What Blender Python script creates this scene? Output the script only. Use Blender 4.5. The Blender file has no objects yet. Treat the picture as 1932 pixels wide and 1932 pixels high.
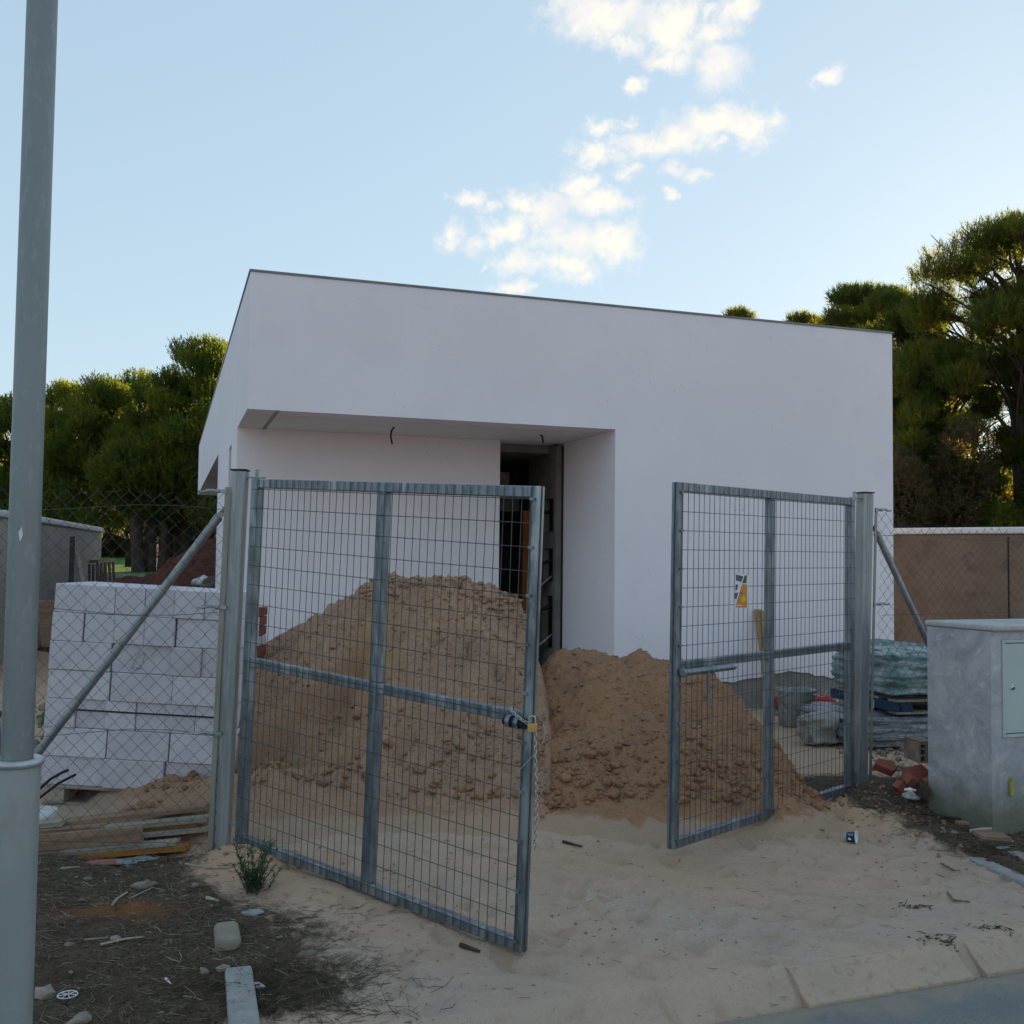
import bpy, bmesh, math, random
import numpy as np
from mathutils import Vector, Matrix

# ------------------------------------------------------------------ camera
scene = bpy.context.scene
CO = scene.collection
rng = np.random.default_rng(11)
random.seed(11)
PITCH, ROLL, EYE = math.radians(2.7), 0.011, 1.6
R0 = np.array([1, 0, 0.]); FW = np.array([0, math.cos(PITCH), math.sin(PITCH)]); U0 = np.array([0, -math.sin(PITCH), math.cos(PITCH)])
XC = math.cos(ROLL) * R0 + math.sin(ROLL) * U0
YC = -math.sin(ROLL) * R0 + math.cos(ROLL) * U0
CAM = np.array([0, 0, EYE])
cam_data = bpy.data.cameras.new('camera')
cam_data.sensor_width = 36; cam_data.lens = 36.0
cam_data.clip_start = 0.05; cam_data.clip_end = 3000
cam = bpy.data.objects.new('camera', cam_data); CO.objects.link(cam)
m = Matrix(((XC[0], YC[0], -FW[0], 0), (XC[1], YC[1], -FW[1], 0), (XC[2], YC[2], -FW[2], EYE), (0, 0, 0, 1)))
cam.matrix_world = m
scene.camera = cam

def ray(px, py):                       # survey of the photograph: direction seen at a photo point (1932 px square)
    return FW + (px - 966) / 1932 * XC + (966 - py) / 1932 * YC
def P(px, py, Y):
    d = ray(px, py); return CAM + d * (Y / d[1])
def PZ(px, py, z):
    d = ray(px, py); return CAM + d * ((z - EYE) / d[2])

# ------------------------------------------------------------------ sky, sun, exposure
SUN_AZ, SUN_EL = math.radians(33), math.radians(8.0)      # azimuth clockwise from +Y
SUN_DIR = Vector((math.sin(SUN_AZ) * math.cos(SUN_EL), math.cos(SUN_AZ) * math.cos(SUN_EL), math.sin(SUN_EL)))
scene.view_settings.view_transform = 'Standard'
scene.view_settings.look = 'None'
scene.view_settings.exposure = 2.12
scene.view_settings.gamma = 1.0
scene.view_settings.use_curve_mapping = False
scene.render.engine = 'CYCLES'
scene.cycles.max_bounces = 8
scene.cycles.transparent_max_bounces = 12

world = bpy.data.worlds.new('World'); scene.world = world
world.use_nodes = True
NT = world.node_tree; NT.nodes.clear()
def wn(t, **kw):
    n = NT.nodes.new(t)
    for k, v in kw.items(): setattr(n, k, v)
    return n
def wl(a, b): NT.links.new(a, b)
def wmath(op, a, b=None, c=None):
    n = wn('ShaderNodeMath', operation=op)
    for i, v in enumerate((a, b, c)):
        if v is None: continue
        if isinstance(v, (int, float)): n.inputs[i].default_value = v
        else: wl(v, n.inputs[i])
    return n.outputs[0]
sky = wn('ShaderNodeTexSky', sky_type='NISHITA')
sky.sun_disc = False
sky.sun_elevation = SUN_EL
sky.sun_rotation = SUN_AZ
sky.altitude = 100; sky.air_density = 1.0; sky.dust_density = 0.6; sky.ozone_density = 1.6
SKY_STRENGTH = 0.15
tc = wn('ShaderNodeTexCoord')
sep = wn('ShaderNodeSeparateXYZ'); wl(tc.outputs['Generated'], sep.inputs[0])
az = wmath('ARCTAN2', sep.outputs[0], sep.outputs[1])
el = wmath('ARCSINE', sep.outputs[2])
comb = wn('ShaderNodeCombineXYZ'); wl(az, comb.inputs[0]); wl(el, comb.inputs[1])
# a phone's tone curve flattens the sky: same gentle compression in every direction
gm = wn('ShaderNodeGamma'); wl(sky.outputs[0], gm.inputs['Color']); gm.inputs['Gamma'].default_value = 0.26
hs_ = wn('ShaderNodeHueSaturation'); hs_.inputs['Saturation'].default_value = 1.0; wl(gm.outputs[0], hs_.inputs['Color'])
skyc = wn('ShaderNodeMix', data_type='RGBA', blend_type='MULTIPLY'); skyc.inputs['Factor'].default_value = 1; skyc.inputs[7].default_value = (0.72, 0.865, 0.975, 1); wl(hs_.outputs[0], skyc.inputs[6])
# billowing of the cloud outlines
nz = wn('ShaderNodeTexNoise'); nz.inputs['Scale'].default_value = 26; nz.inputs['Detail'].default_value = 8; nz.inputs['Roughness'].default_value = 0.62
wl(comb.outputs[0], nz.inputs['Vector'])
off = wn('ShaderNodeVectorMath', operation='SUBTRACT'); wl(nz.outputs['Color'], off.inputs[0]); off.inputs[1].default_value = (0.5, 0.5, 0.5)
sc_ = wn('ShaderNodeVectorMath', operation='MULTIPLY'); wl(off.outputs[0], sc_.inputs[0]); sc_.inputs[1].default_value = (0.055, 0.040, 0)
wv = wn('ShaderNodeVectorMath', operation='ADD'); wl(comb.outputs[0], wv.inputs[0]); wl(sc_.outputs[0], wv.inputs[1])
# cumulus fragments of the evening sky: (photo x, y, half width, half height, thickness)
CL = [(900, 60, 230, 90, 1), (1200, 130, 130, 120, 1), (780, 110, 90, 35, .8), (1000, 190, 90, 40, .7), (1390, 280, 110, 80, 1), (1160, 280, 95, 42, .9),
      (1390, 130, 90, 48, .9), (1490, 30, 85, 48, .9), (1360, 45, 42, 30, .8), (1030, 400, 46, 28, 1), (1885, 325, 48, 30, .9),
      (870, 565, 62, 36, .9), (1000, 550, 60, 26, .7), (1380, 540, 165, 66, 1), (1530, 560, 105, 72, 1.1), (1140, 630, 185, 42, .9), (1250, 600, 150, 46, .8),
      (870, 680, 115, 38, .8), (1000, 745, 55, 25, .5), (1410, 640, 50, 26, .7), (1205, 740, 58, 30, .9), (1310, 770, 46, 26, .6), (1185, 850, 38, 16, .7),
      (320, 885, 78, 32, .8), (230, 1045, 58, 44, .8), (340, 1065, 60, 38, .6), (520, 890, 75, 48, .8), (640, 925, 115, 62, 1), (780, 820, 80, 54, 1), (870, 885, 135, 48, 1),
      (470, 1010, 105, 60, .9), (780, 1040, 200, 75, .8), (940, 1060, 115, 92, 1), (530, 1150, 115, 58, .9), (720, 1160, 125, 52, .8), (800, 1215, 90, 28, .6), (520, 1265, 74, 27, .7), (365, 1190, 28, 14, .5)]
field = None
for X, Y, rx, ry, th in CL:
    d = ray((1000 + X / 1.756) / 1.325, (Y / 1.756) / 1.325); d = d / np.linalg.norm(d)
    a0, e0 = math.atan2(d[0], d[1]), math.asin(d[2])
    k = 1 / (1.756 * 1.325 * 1932)
    mp = wn('ShaderNodeMapping', vector_type='TEXTURE')
    mp.inputs['Location'].default_value = (a0, e0, 0)
    mp.inputs['Scale'].default_value = (rx * k * 1.3, ry * k * 1.3, 1)
    wl(wv.outputs[0], mp.inputs['Vector'])
    ln = wn('ShaderNodeVectorMath', operation='LENGTH'); wl(mp.outputs[0], ln.inputs[0])
    f = wmath('MULTIPLY_ADD', ln.outputs['Value'], -th, th)
    field = f if field is None else wmath('SMOOTH_MAX', field, f, 0.25)
nz2 = wn('ShaderNodeTexNoise'); nz2.inputs['Scale'].default_value = 60; nz2.inputs['Detail'].default_value = 8; nz2.inputs['Roughness'].default_value = 0.65
wl(comb.outputs[0], nz2.inputs['Vector'])
fld = wmath('ADD', field, wmath('MULTIPLY_ADD', nz2.outputs['Fac'], 1.7, -0.70))
mr = wn('ShaderNodeMapRange', interpolation_type='SMOOTHSTEP'); wl(fld, mr.inputs['Value'])
mr.inputs['From Min'].default_value = -0.08; mr.inputs['From Max'].default_value = 1.0
# sunlit cream cloud with slightly grey-lilac thick parts
nzs = wn('ShaderNodeTexNoise'); nzs.inputs['Scale'].default_value = 17; nzs.inputs['Detail'].default_value = 3; wl(comb.outputs[0], nzs.inputs['Vector'])
shade = wn('ShaderNodeMapRange', interpolation_type='SMOOTHSTEP'); wl(wmath('MULTIPLY_ADD', nz2.outputs['Fac'], 0.5, wmath('MULTIPLY', nzs.outputs['Fac'], 0.8)), shade.inputs['Value'])
shade.inputs['From Min'].default_value = 0.62; shade.inputs['From Max'].default_value = 0.82
ccol = wn('ShaderNodeMix', data_type='RGBA'); wl(shade.outputs[0], ccol.inputs['Factor'])
CLK = 1.66
ccol.inputs[6].default_value = (1.0 * CLK, 0.95 * CLK, 0.84 * CLK, 1); ccol.inputs[7].default_value = (0.84 * CLK, 0.83 * CLK, 0.86 * CLK, 1)
mixc = wn('ShaderNodeMix', data_type='RGBA')
wl(wmath('MULTIPLY', mr.outputs[0], 0.93), mixc.inputs['Factor']); wl(skyc.outputs[2], mixc.inputs[6]); wl(ccol.outputs[2], mixc.inputs[7])
bg = wn('ShaderNodeBackground'); bg.inputs['Strength'].default_value = SKY_STRENGTH
wl(mixc.outputs[2], bg.inputs['Color'])
wo = wn('ShaderNodeOutputWorld'); wl(bg.outputs[0], wo.inputs[0])

sd = bpy.data.lights.new('sun', 'SUN'); sd.energy = 5.0; sd.angle = math.radians(0.5); sd.color = (1.0, 0.72, 0.42)
sun = bpy.data.objects.new('sun', sd); CO.objects.link(sun)
sun.rotation_euler = SUN_DIR.to_track_quat('Z', 'Y').to_euler(); sun.location = (20, 40, 30)

# ------------------------------------------------------------------ helpers
def norm(v): v = np.asarray(v, float); return v / max(np.linalg.norm(v), 1e-9)

def vnoise(x, y, seed=0):
    xi = np.floor(x).astype(np.int64); yi = np.floor(y).astype(np.int64)
    xf = x - xi; yf = y - yi
    u = xf * xf * xf * (xf * (xf * 6 - 15) + 10); v = yf * yf * yf * (yf * (yf * 6 - 15) + 10)
    def h(a, b):
        n = (a * 374761393 + b * 668265263 + seed * 974634777) & 0xffffffff
        n = ((n ^ (n >> 13)) * 1274126177) & 0xffffffff
        n = n ^ (n >> 16)
        return (n & 0xffff) / 32767.5 - 1
    return (h(xi, yi) * (1 - u) + h(xi + 1, yi) * u) * (1 - v) + (h(xi, yi + 1) * (1 - u) + h(xi + 1, yi + 1) * u) * v
def fbm(x, y, f, oct=4, seed=0, gain=0.5):
    s = 0; a = 1; t = 0
    for i in range(oct):
        s = s + a * vnoise(x * f, y * f, seed + i * 17); t += a; a *= gain; f *= 2.03
    return s / t
def sstep(a, b, x):
    t = np.clip((x - a) / (b - a), 0, 1); return t * t * (3 - 2 * t)

class MB:
    """collects shapes, becomes ONE mesh object"""
    def __init__(s): s.v = []; s.f = []; s.sm = []
    def add(s, V, F, smooth=False):
        o = len(s.v); s.v += [tuple(map(float, p)) for p in V]
        s.f += [tuple(i + o for i in f) for f in F]; s.sm += [smooth] * len(F); return s
    def box(s, c, x, y, z):
        """centre, half-extent vectors"""
        c, x, y, z = map(lambda q: np.asarray(q, float), (c, x, y, z))
        V = [c + a * x + b * y + d * z for d in (-1, 1) for b in (-1, 1) for a in (-1, 1)]
        return s.add(V, [(0, 2, 3, 1), (4, 5, 7, 6), (0, 1, 5, 4), (2, 6, 7, 3), (0, 4, 6, 2), (1, 3, 7, 5)])
    def abox(s, lo, hi, fr=None):
        lo, hi = np.asarray(lo, float), np.asarray(hi, float)
        c = (lo + hi) / 2; h = (hi - lo) / 2
        if fr is None: return s.box(c, (h[0], 0, 0), (0, h[1], 0), (0, 0, h[2]))
        O, ex, ey, ez = fr
        return s.box(O + c[0] * ex + c[1] * ey + c[2] * ez, ex * h[0], ey * h[1], ez * h[2])
    def bar(s, p, q, w, d, n):
        """bar from p to q; d along n (facing), w across"""
        p, q = np.asarray(p, float), np.asarray(q, float); a = norm(q - p); n = norm(n); n = norm(n - a * (n @ a)); b = np.cross(a, n)
        return s.box((p + q) / 2, b * w / 2, n * d / 2, (q - p) / 2)
    def tube(s, pts, r, n=6, cap=True, smooth=True):
        pts = [np.asarray(p, float) for p in pts]; k = len(pts)
        rs = [r] * k if np.isscalar(r) else list(r)
        t0 = norm(pts[1] - pts[0]); u = norm(np.cross(t0, (0, 0, 1) if abs(t0[2]) < .9 else (1, 0, 0)))
        V = []
        for i in range(k):
            t = norm(pts[min(i + 1, k - 1)] - pts[max(i - 1, 0)])
            u = norm(u - t * (u @ t)); w = np.cross(t, u)
            for j in range(n):
                a = 2 * math.pi * j / n; V.append(pts[i] + rs[i] * (math.cos(a) * u + math.sin(a) * w))
        F = [(i * n + j, i * n + (j + 1) % n, (i + 1) * n + (j + 1) % n, (i + 1) * n + j) for i in range(k - 1) for j in range(n)]
        s.add(V, F, smooth)
        if cap: s.add(V[:n], [tuple(range(n))[::-1]]); s.add(V[-n:], [tuple(range(n))])
        return s
    def lathe(s, prof, c, axis=(0, 0, 1), n=20, smooth=True):
        """prof: (radius, height) pairs"""
        c = np.asarray(c, float); ax = norm(axis); u = norm(np.cross(ax, (0, 1, 0) if abs(ax[1]) < .9 else (1, 0, 0))); w = np.cross(ax, u)
        V = [c + ax * h + r * (math.cos(2 * math.pi * j / n) * u + math.sin(2 * math.pi * j / n) * w) for r, h in prof for j in range(n)]
        F = [(i * n + j, i * n + (j + 1) % n, (i + 1) * n + (j + 1) % n, (i + 1) * n + j) for i in range(len(prof) - 1) for j in range(n)]
        return s.add(V, F, smooth)
    def prism(s, poly, ex):
        """poly: 3-D loop, extruded by vector ex"""
        n = len(poly); V = [np.asarray(p, float) for p in poly]; V = V + [p + np.asarray(ex, float) for p in V]
        return s.add(V, [tuple(range(n))[::-1], tuple(range(n, 2 * n))] + [(i, (i + 1) % n, (i + 1) % n + n, i + n) for i in range(n)])
    def lump(s, c, r, seed, sub=2, squash=(1, 1, 1), rough=.25):
        V, F = ICO[sub]; r_ = np.random.default_rng(seed); ph = r_.uniform(0, 50, 3)
        V = V * (1 + rough * (vnoise(V[:, 0] * 1.7 + ph[0], V[:, 1] * 1.7 + V[:, 2] * 1.3 + ph[1], seed) + .5 * vnoise(V[:, 0] * 4 + ph[2], V[:, 2] * 4 + V[:, 1], seed + 3)))[:, None]
        a = r_.uniform(0, 6.28); Rm = np.array([[math.cos(a), -math.sin(a), 0], [math.sin(a), math.cos(a), 0], [0, 0, 1]])
        V = (V * np.asarray(squash)) @ Rm.T * r + np.asarray(c)
        return s.add(V, F, sub > 1)
    def build(s, name, mat, parent=None, bevel=0, kind=None, recalc=True, seg=2):
        me = bpy.data.meshes.new(name); o = bpy.data.objects.new(name, me); CO.objects.link(o)
        V = np.array(s.v) if s.v else np.zeros((0, 3))
        if parent is not None:
            Pw = PW[parent.name]; V = V - Pw; o.parent = parent; PW[o.name] = Pw
        else:
            c = np.array([(V[:, 0].min() + V[:, 0].max()) / 2, (V[:, 1].min() + V[:, 1].max()) / 2, V[:, 2].min()]) if len(V) else np.zeros(3)
            V = V - c; o.location = c; PW[o.name] = c
        me.from_pydata([tuple(p) for p in V], [], s.f); me.polygons.foreach_set('use_smooth', s.sm)
        if recalc:
            bm = bmesh.new(); bm.from_mesh(me); bmesh.ops.recalc_face_normals(bm, faces=bm.faces[:]); bm.to_mesh(me); bm.free()
        if isinstance(mat, (list, tuple)): [me.materials.append(x) for x in mat]
        else: me.materials.append(mat)
        if bevel:
            b = o.modifiers.new('bevel', 'BEVEL'); b.width = bevel; b.segments = seg; b.limit_method = 'ANGLE'; b.angle_limit = math.radians(40)
        if kind: o['kind'] = kind
        return o
PW = {}
ICO = {}
for sub in (1, 2, 3):
    bm = bmesh.new(); bmesh.ops.create_icosphere(bm, subdivisions=sub, radius=1); bm.verts.index_update()
    ICO[sub] = (np.array([v.co[:] for v in bm.verts]), [tuple(v.index for v in f.verts) for f in bm.faces]); bm.free()

def tag(o, label=None, cat=None, group=None, kind=None):
    if label: o['label'] = label
    if cat: o['category'] = cat
    if group: o['group'] = group
    if kind: o['kind'] = kind
    return o
def thing(name, loc, label, cat, group=None):
    o = bpy.data.objects.new(name, None); CO.objects.link(o); o.location = tuple(loc); o.empty_display_size = .1
    PW[o.name] = np.asarray(loc, float); return tag(o, label, cat, group)
def np_mesh(name, V, F, mat, smooth=True, attrs=None, kind=None, parent=None):
    me = bpy.data.meshes.new(name); V = np.asarray(V, float); F = np.asarray(F, np.int32); k = F.shape[1]
    o = bpy.data.objects.new(name, me); CO.objects.link(o)
    if parent is not None:
        Pw = PW[parent.name]; o.parent = parent
    else:
        Pw = np.array([V[:, 0].mean(), V[:, 1].mean(), V[:, 2].min()]) if kind != 'structure' else np.zeros(3); o.location = Pw
    PW[o.name] = Pw; V = V - Pw
    me.vertices.add(len(V)); me.vertices.foreach_set('co', V.astype(np.float32).ravel())
    me.loops.add(F.size); me.loops.foreach_set('vertex_index', F.ravel())
    me.polygons.add(len(F)); me.polygons.foreach_set('loop_start', np.arange(0, F.size, k, dtype=np.int32))
    me.update(calc_edges=True); me.polygons.foreach_set('use_smooth', np.full(len(F), smooth))
    for an, av in (attrs or {}).items():
        at = me.attributes.new(an, 'FLOAT', 'POINT'); at.data.foreach_set('value', np.asarray(av, np.float32))
    me.materials.append(mat)
    if kind: o['kind'] = kind
    return o
def grid_faces(nx, ny):
    i = np.arange(nx * ny).reshape(ny, nx)
    return np.stack([i[:-1, :-1].ravel(), i[:-1, 1:].ravel(), i[1:, 1:].ravel(), i[1:, :-1].ravel()], 1)

# ------------------------------------------------------------------ materials
def mat_base(name):
    M = bpy.data.materials.new(name); M.use_nodes = True; nt = M.node_tree
    return M, nt, nt.nodes['Principled BSDF']
class NB:
    def __init__(s, nt): s.nt = nt
    def n(s, t, **kw):
        x = s.nt.nodes.new(t)
        for k, v in kw.items(): setattr(x, k, v)
        return x
    def l(s, a, b): s.nt.links.new(a, b)
    def noise(s, scale, detail=4, rough=.55, vec=None, dist=0):
        x = s.n('ShaderNodeTexNoise'); x.inputs['Scale'].default_value = scale; x.inputs['Detail'].default_value = detail
        x.inputs['Roughness'].default_value = rough; x.inputs['Distortion'].default_value = dist
        if vec is not None: s.l(vec, x.inputs['Vector'])
        return x.outputs['Fac']
    def ramp(s, fac, lo, hi):
        x = s.n('ShaderNodeMapRange', interpolation_type='SMOOTHSTEP'); s.l(fac, x.inputs['Value'])
        x.inputs['From Min'].default_value = lo; x.inputs['From Max'].default_value = hi; return x.outputs[0]
    def mix(s, fac, a, b):
        x = s.n('ShaderNodeMix', data_type='RGBA')
        for i, v in ((0, fac), (6, a), (7, b)):
            if isinstance(v, (int, float)): x.inputs[i].default_value = v
            elif isinstance(v, tuple): x.inputs[i].default_value = (*v[:3], 1)
            else: s.l(v, x.inputs[i])
        return x.outputs[2]
    def math(s, op, a, b=None, c=None):
        x = s.n('ShaderNodeMath', operation=op)
        for i, v in enumerate((a, b, c)):
            if v is None: continue
            if isinstance(v, (int, float)): x.inputs[i].default_value = v
            else: s.l(v, x.inputs[i])
        return x.outputs[0]
    def bump(s, h, strength, dist, normal=None):
        x = s.n('ShaderNodeBump'); x.inputs['Strength'].default_value = strength; x.inputs['Distance'].default_value = dist
        s.l(h, x.inputs['Height'])
        if normal is not None: s.l(normal, x.inputs['Normal'])
        return x.outputs[0]
    def pos(s): return s.n('ShaderNodeNewGeometry').outputs['Position']
    def obj(s): return s.n('ShaderNodeTexCoord').outputs['Object']

def mat(name, c1, c2=None, scale=6, rough=.8, metal=0, bump=.15, bscale=60, bdist=.004, lo=.35, hi=.65, stretch=None, fine=None, spec=.3, perobj=0.0, specks=False):
    M, nt, b = mat_base(name); q = NB(nt)
    v = q.obj()
    if stretch:
        mp = q.n('ShaderNodeMapping'); mp.inputs['Scale'].default_value = stretch; q.l(v, mp.inputs['Vector']); v = mp.outputs[0]
    col = q.mix(q.ramp(q.noise(scale, 5, .6, v), lo, hi), c1, c2 or c1)
    if fine:
        col = q.mix(q.ramp(q.noise(fine[0], 3, .6, v), .52, .68), col, fine[1])
    if specks:                              # mortar splashes and knocks
        sp = q.math('MULTIPLY', q.ramp(q.noise(26, 2, .5, v), .70, .74), q.ramp(q.noise(1.7, 3, .6, v), .45, .65))
        col = q.mix(q.math('MULTIPLY', sp, .6), col, (.36, .29, .25))
    if perobj:
        oi = q.n('ShaderNodeObjectInfo'); hs = q.n('ShaderNodeHueSaturation')
        q.l(q.math('MULTIPLY_ADD', oi.outputs['Random'], 2 * perobj, 1 - perobj), hs.inputs['Value']); q.l(col, hs.inputs['Color']); col = hs.outputs[0]
    q.l(col, b.inputs['Base Color'])
    b.inputs['Roughness'].default_value = rough; b.inputs['Metallic'].default_value = metal; b.inputs['Specular IOR Level'].default_value = spec
    if bump: q.l(q.bump(q.noise(bscale, 4, .6, v), bump, bdist), b.inputs['Normal'])
    return M

M_white = mat('white_render', (.80, .755, .80), (.84, .79, .835), .8, .9, bump=.25, bscale=22, bdist=.003, fine=(2.3, (.805, .755, .80)), specks=True)
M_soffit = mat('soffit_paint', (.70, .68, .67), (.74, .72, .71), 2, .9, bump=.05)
M_coping = mat('coping_metal', (.16, .17, .17), (.22, .23, .23), 5, .45, .6, bump=.05)
M_block_base = mat('grey_block_base', (.21, .195, .18), (.28, .26, .24), 5, .95, bump=.5, bscale=40, bdist=.01)
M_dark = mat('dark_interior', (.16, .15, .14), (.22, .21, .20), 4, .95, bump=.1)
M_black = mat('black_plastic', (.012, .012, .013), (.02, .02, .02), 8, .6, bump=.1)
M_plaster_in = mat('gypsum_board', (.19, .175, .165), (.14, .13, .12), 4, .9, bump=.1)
M_galv = mat('galvanised_steel', (.16, .185, .21), (.24, .27, .30), 30, .42, .75, bump=.05, bscale=200, bdist=.001, lo=.4, hi=.6, stretch=(1, 1, .25), fine=(9, (.36, .39, .42)))
M_galv2 = mat('galvanised_post', (.28, .295, .305), (.35, .365, .375), 14, .5, .6, bump=.06, bscale=250, bdist=.001, stretch=(1, 1, .12), fine=(30, (.39, .40, .41)))
M_wire = mat('steel_wire', (.07, .075, .08), (.10, .105, .11), 20, .6, .2, bump=0)
M_bar = mat('weathered_flat_bar', (.25, .25, .20), (.33, .32, .26), 15, .6, .4, bump=.1, stretch=(1, 1, .2))
M_pole = mat('lamp_post_steel', (.205, .23, .232), (.235, .26, .262), 5, .5, .45, bump=.12, bscale=160, bdist=.0015, stretch=(1, 1, .3), fine=(45, (.26, .285, .288)))
M_collar = mat('collar_steel', (.42, .43, .44), (.52, .53, .54), 12, .4, .6, bump=.1)
M_aac = mat('aerated_concrete', (.56, .515, .555), (.64, .59, .63), 5, .95, bump=.35, bscale=90, bdist=.004, perobj=.08, fine=(120, (.46, .43, .455)))
M_wood = mat('raw_timber', (.29, .19, .125), (.19, .12, .08), 3, .85, bump=.35, bscale=14, bdist=.004, stretch=(1, 12, 12), perobj=.3)
M_wood_grey = mat('weathered_timber', (.38, .33, .26), (.27, .23, .18), 3, .9, bump=.35, bscale=14, bdist=.004, stretch=(1, 12, 12), perobj=.2)
M_wood_or = mat('orange_timber', (.52, .22, .045), (.36, .14, .03), 3, .8, bump=.2, bscale=14, stretch=(1, 10, 10), perobj=.1)
M_wood_y = mat('pine_board', (.42, .26, .12), (.34, .20, .09), 3, .8, bump=.2, bscale=14, stretch=(10, 10, 1), perobj=.1)
M_brick = mat('red_brick', (.31, .095, .065), (.23, .07, .05), 12, .9, bump=.3, bscale=60, perobj=.15)
M_brick_w = mat('white_brick', (.62, .60, .60), (.5, .47, .46), 9, .9, bump=.3, bscale=60)
M_stone = mat('limestone', (.29, .245, .20), (.19, .155, .12), 20, .95, bump=.5, bscale=50, perobj=.25)
M_kerb = mat('kerb_concrete', (.33, .325, .31), (.26, .25, .235), 9, .95, bump=.35, bscale=120, fine=(25, (.36, .355, .34)))
M_walltan = mat('tan_render', (.36, .33, .30), (.42, .385, .35), 1.3, .95, bump=.2, bscale=80)
M_wallbrown = mat('brown_render', (.19, .135, .10), (.235, .17, .13), 1.2, .95, bump=.25, bscale=70, fine=(3, (.16, .115, .09)))
M_cap = mat('white_cap', (.66, .65, .66), (.72, .71, .72), 4, .8, bump=.1)
M_cblock = mat('grey_concrete_block', (.21, .21, .21), (.28, .28, .28), 8, .95, bump=.3, perobj=.12)
M_paper = mat('white_paper', (.74, .74, .75), (.66, .66, .68), 8, .7, bump=.1)
M_orange = mat('orange_print', (.62, .21, .03), (.68, .27, .05), 10, .6, bump=0)
M_ink = mat('dark_print', (.05, .05, .06), (.12, .14, .17), 40, .6, bump=0)
M_blueink = mat('blue_print', (.02, .10, .25), (.05, .16, .32), 30, .6, bump=0)
M_yellow = mat('yellow_print', (.66, .48, .03), None, 10, .6, bump=0)
M_brass = mat('brass', (.62, .40, .13), (.55, .34, .10), 20, .4, .6, bump=.03)
M_chrome = mat('bright_steel', (.55, .56, .57), (.45, .46, .47), 30, .3, .85, bump=0)
M_lid = mat('cabinet_door_paint', (.46, .50, .49), (.49, .53, .52), 3, .5, bump=.03)
M_navy = mat('navy_print', (.008, .016, .05), (.03, .06, .13), 90, .45, bump=0)
M_red = mat('red_paint', (.45, .02, .03), (.36, .015, .025), 8, .4, bump=.05)
M_blue = mat('blue_pallet_paint', (.014, .035, .08), (.02, .05, .105), 8, .7, bump=.2, stretch=(1, 8, 8))
M_tub = mat('rubber_tub', (.19, .205, .19), (.33, .34, .32), 7, .8, bump=.2, fine=(20, (.40, .41, .39)))
M_film = mat('wrapped_teal_sacks', (.12, .19, .19), (.31, .38, .38), 4.5, .22, bump=.7, bscale=9, bdist=.03, stretch=(1, 1, 3.2), fine=(7, (.05, .17, .14)), spec=.6, lo=.4, hi=.6)
M_film2 = mat('grey_film', (.12, .125, .135), (.30, .31, .33), 6, .25, bump=.8, bscale=12, bdist=.03, stretch=(.6, .6, 5), fine=(9, (.12, .12, .13)), spec=.6)
M_sackw = mat('dusty_sack', (.36, .345, .31), (.27, .255, .23), 6, .8, bump=.5, bscale=18, bdist=.02)
M_scrap = mat('grey_foil_scrap', (.18, .20, .205), (.27, .29, .295), 25, .35, .5, bump=.3, bscale=60)
M_pinkscrap = mat('red_plastic_scrap', (.33, .13, .10), (.28, .10, .08), 20, .6, bump=.2)
M_redsoil = mat('dark_red_soil', (.11, .035, .022), (.16, .055, .035), 5, .98, bump=.9, bscale=25, bdist=.05, fine=(14, (.075, .024, .016)))
M_bark = mat('pine_bark', (.045, .033, .026), (.075, .055, .042), 6, .95, bump=.7, bscale=18, bdist=.03, stretch=(1, 1, .3))
M_twig = mat('dry_twig', (.13, .10, .07), (.26, .21, .15), 30, .95, bump=.2, perobj=.2)
M_twigpale = mat('bleached_stick', (.38, .33, .26), (.26, .22, .17), 30, .95, bump=.2, perobj=.2)
M_cable = mat('black_cable', (.012, .012, .012), None, 5, .5, bump=0)
M_green = mat('green_plastic', (.03, .10, .04), (.05, .14, .06), 8, .5, bump=.1)
M_bluetube = mat('blue_conduit', (.05, .16, .28), (.04, .12, .22), 40, .5, bump=.1)
M_purple = mat('plum_conduit', (.10, .04, .08), (.08, .03, .06), 40, .5, bump=.1)

def leaf_mat(name, c1, c2, trans=.45, scale=1.3):
    M, nt, b = mat_base(name); q = NB(nt)
    col = q.mix(q.ramp(q.noise(scale, 4, .6, q.pos()), .35, .65), c1, c2)
    q.l(col, b.inputs['Base Color']); b.inputs['Roughness'].default_value = .6; b.inputs['Specular IOR Level'].default_value = .25
    t = q.n('ShaderNodeBsdfTranslucent'); hs = q.n('ShaderNodeHueSaturation'); hs.inputs['Value'].default_value = 2.2; hs.inputs['Saturation'].default_value = 1.12
    q.l(col, hs.inputs['Color']); q.l(hs.outputs[0], t.inputs['Color'])
    mx = q.n('ShaderNodeMixShader'); mx.inputs[0].default_value = trans
    q.l(b.outputs[0], mx.inputs[1]); q.l(t.outputs[0], mx.inputs[2]); q.l(mx.outputs[0], nt.nodes['Material Output'].inputs['Surface'])
    return M
M_pine = leaf_mat('pine_needles', (.055, .085, .016), (.13, .14, .020), .45)
M_pine2 = leaf_mat('pine_needles_dark', (.050, .075, .018), (.115, .115, .020), .52)
M_dry = leaf_mat('dry_brush', (.075, .055, .028), (.055, .05, .022), .35)
M_lawn = mat('lawn_green', (.05, .16, .02), (.09, .20, .02), .5, .9, bump=.6, bscale=30, bdist=.05)
M_weed = leaf_mat('weed_leaves', (.05, .085, .045), (.075, .11, .06), .25, 20)
M_drygrass = mat('dead_grass', (.10, .075, .05), (.055, .042, .03), 20, .95, bump=0)

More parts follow.
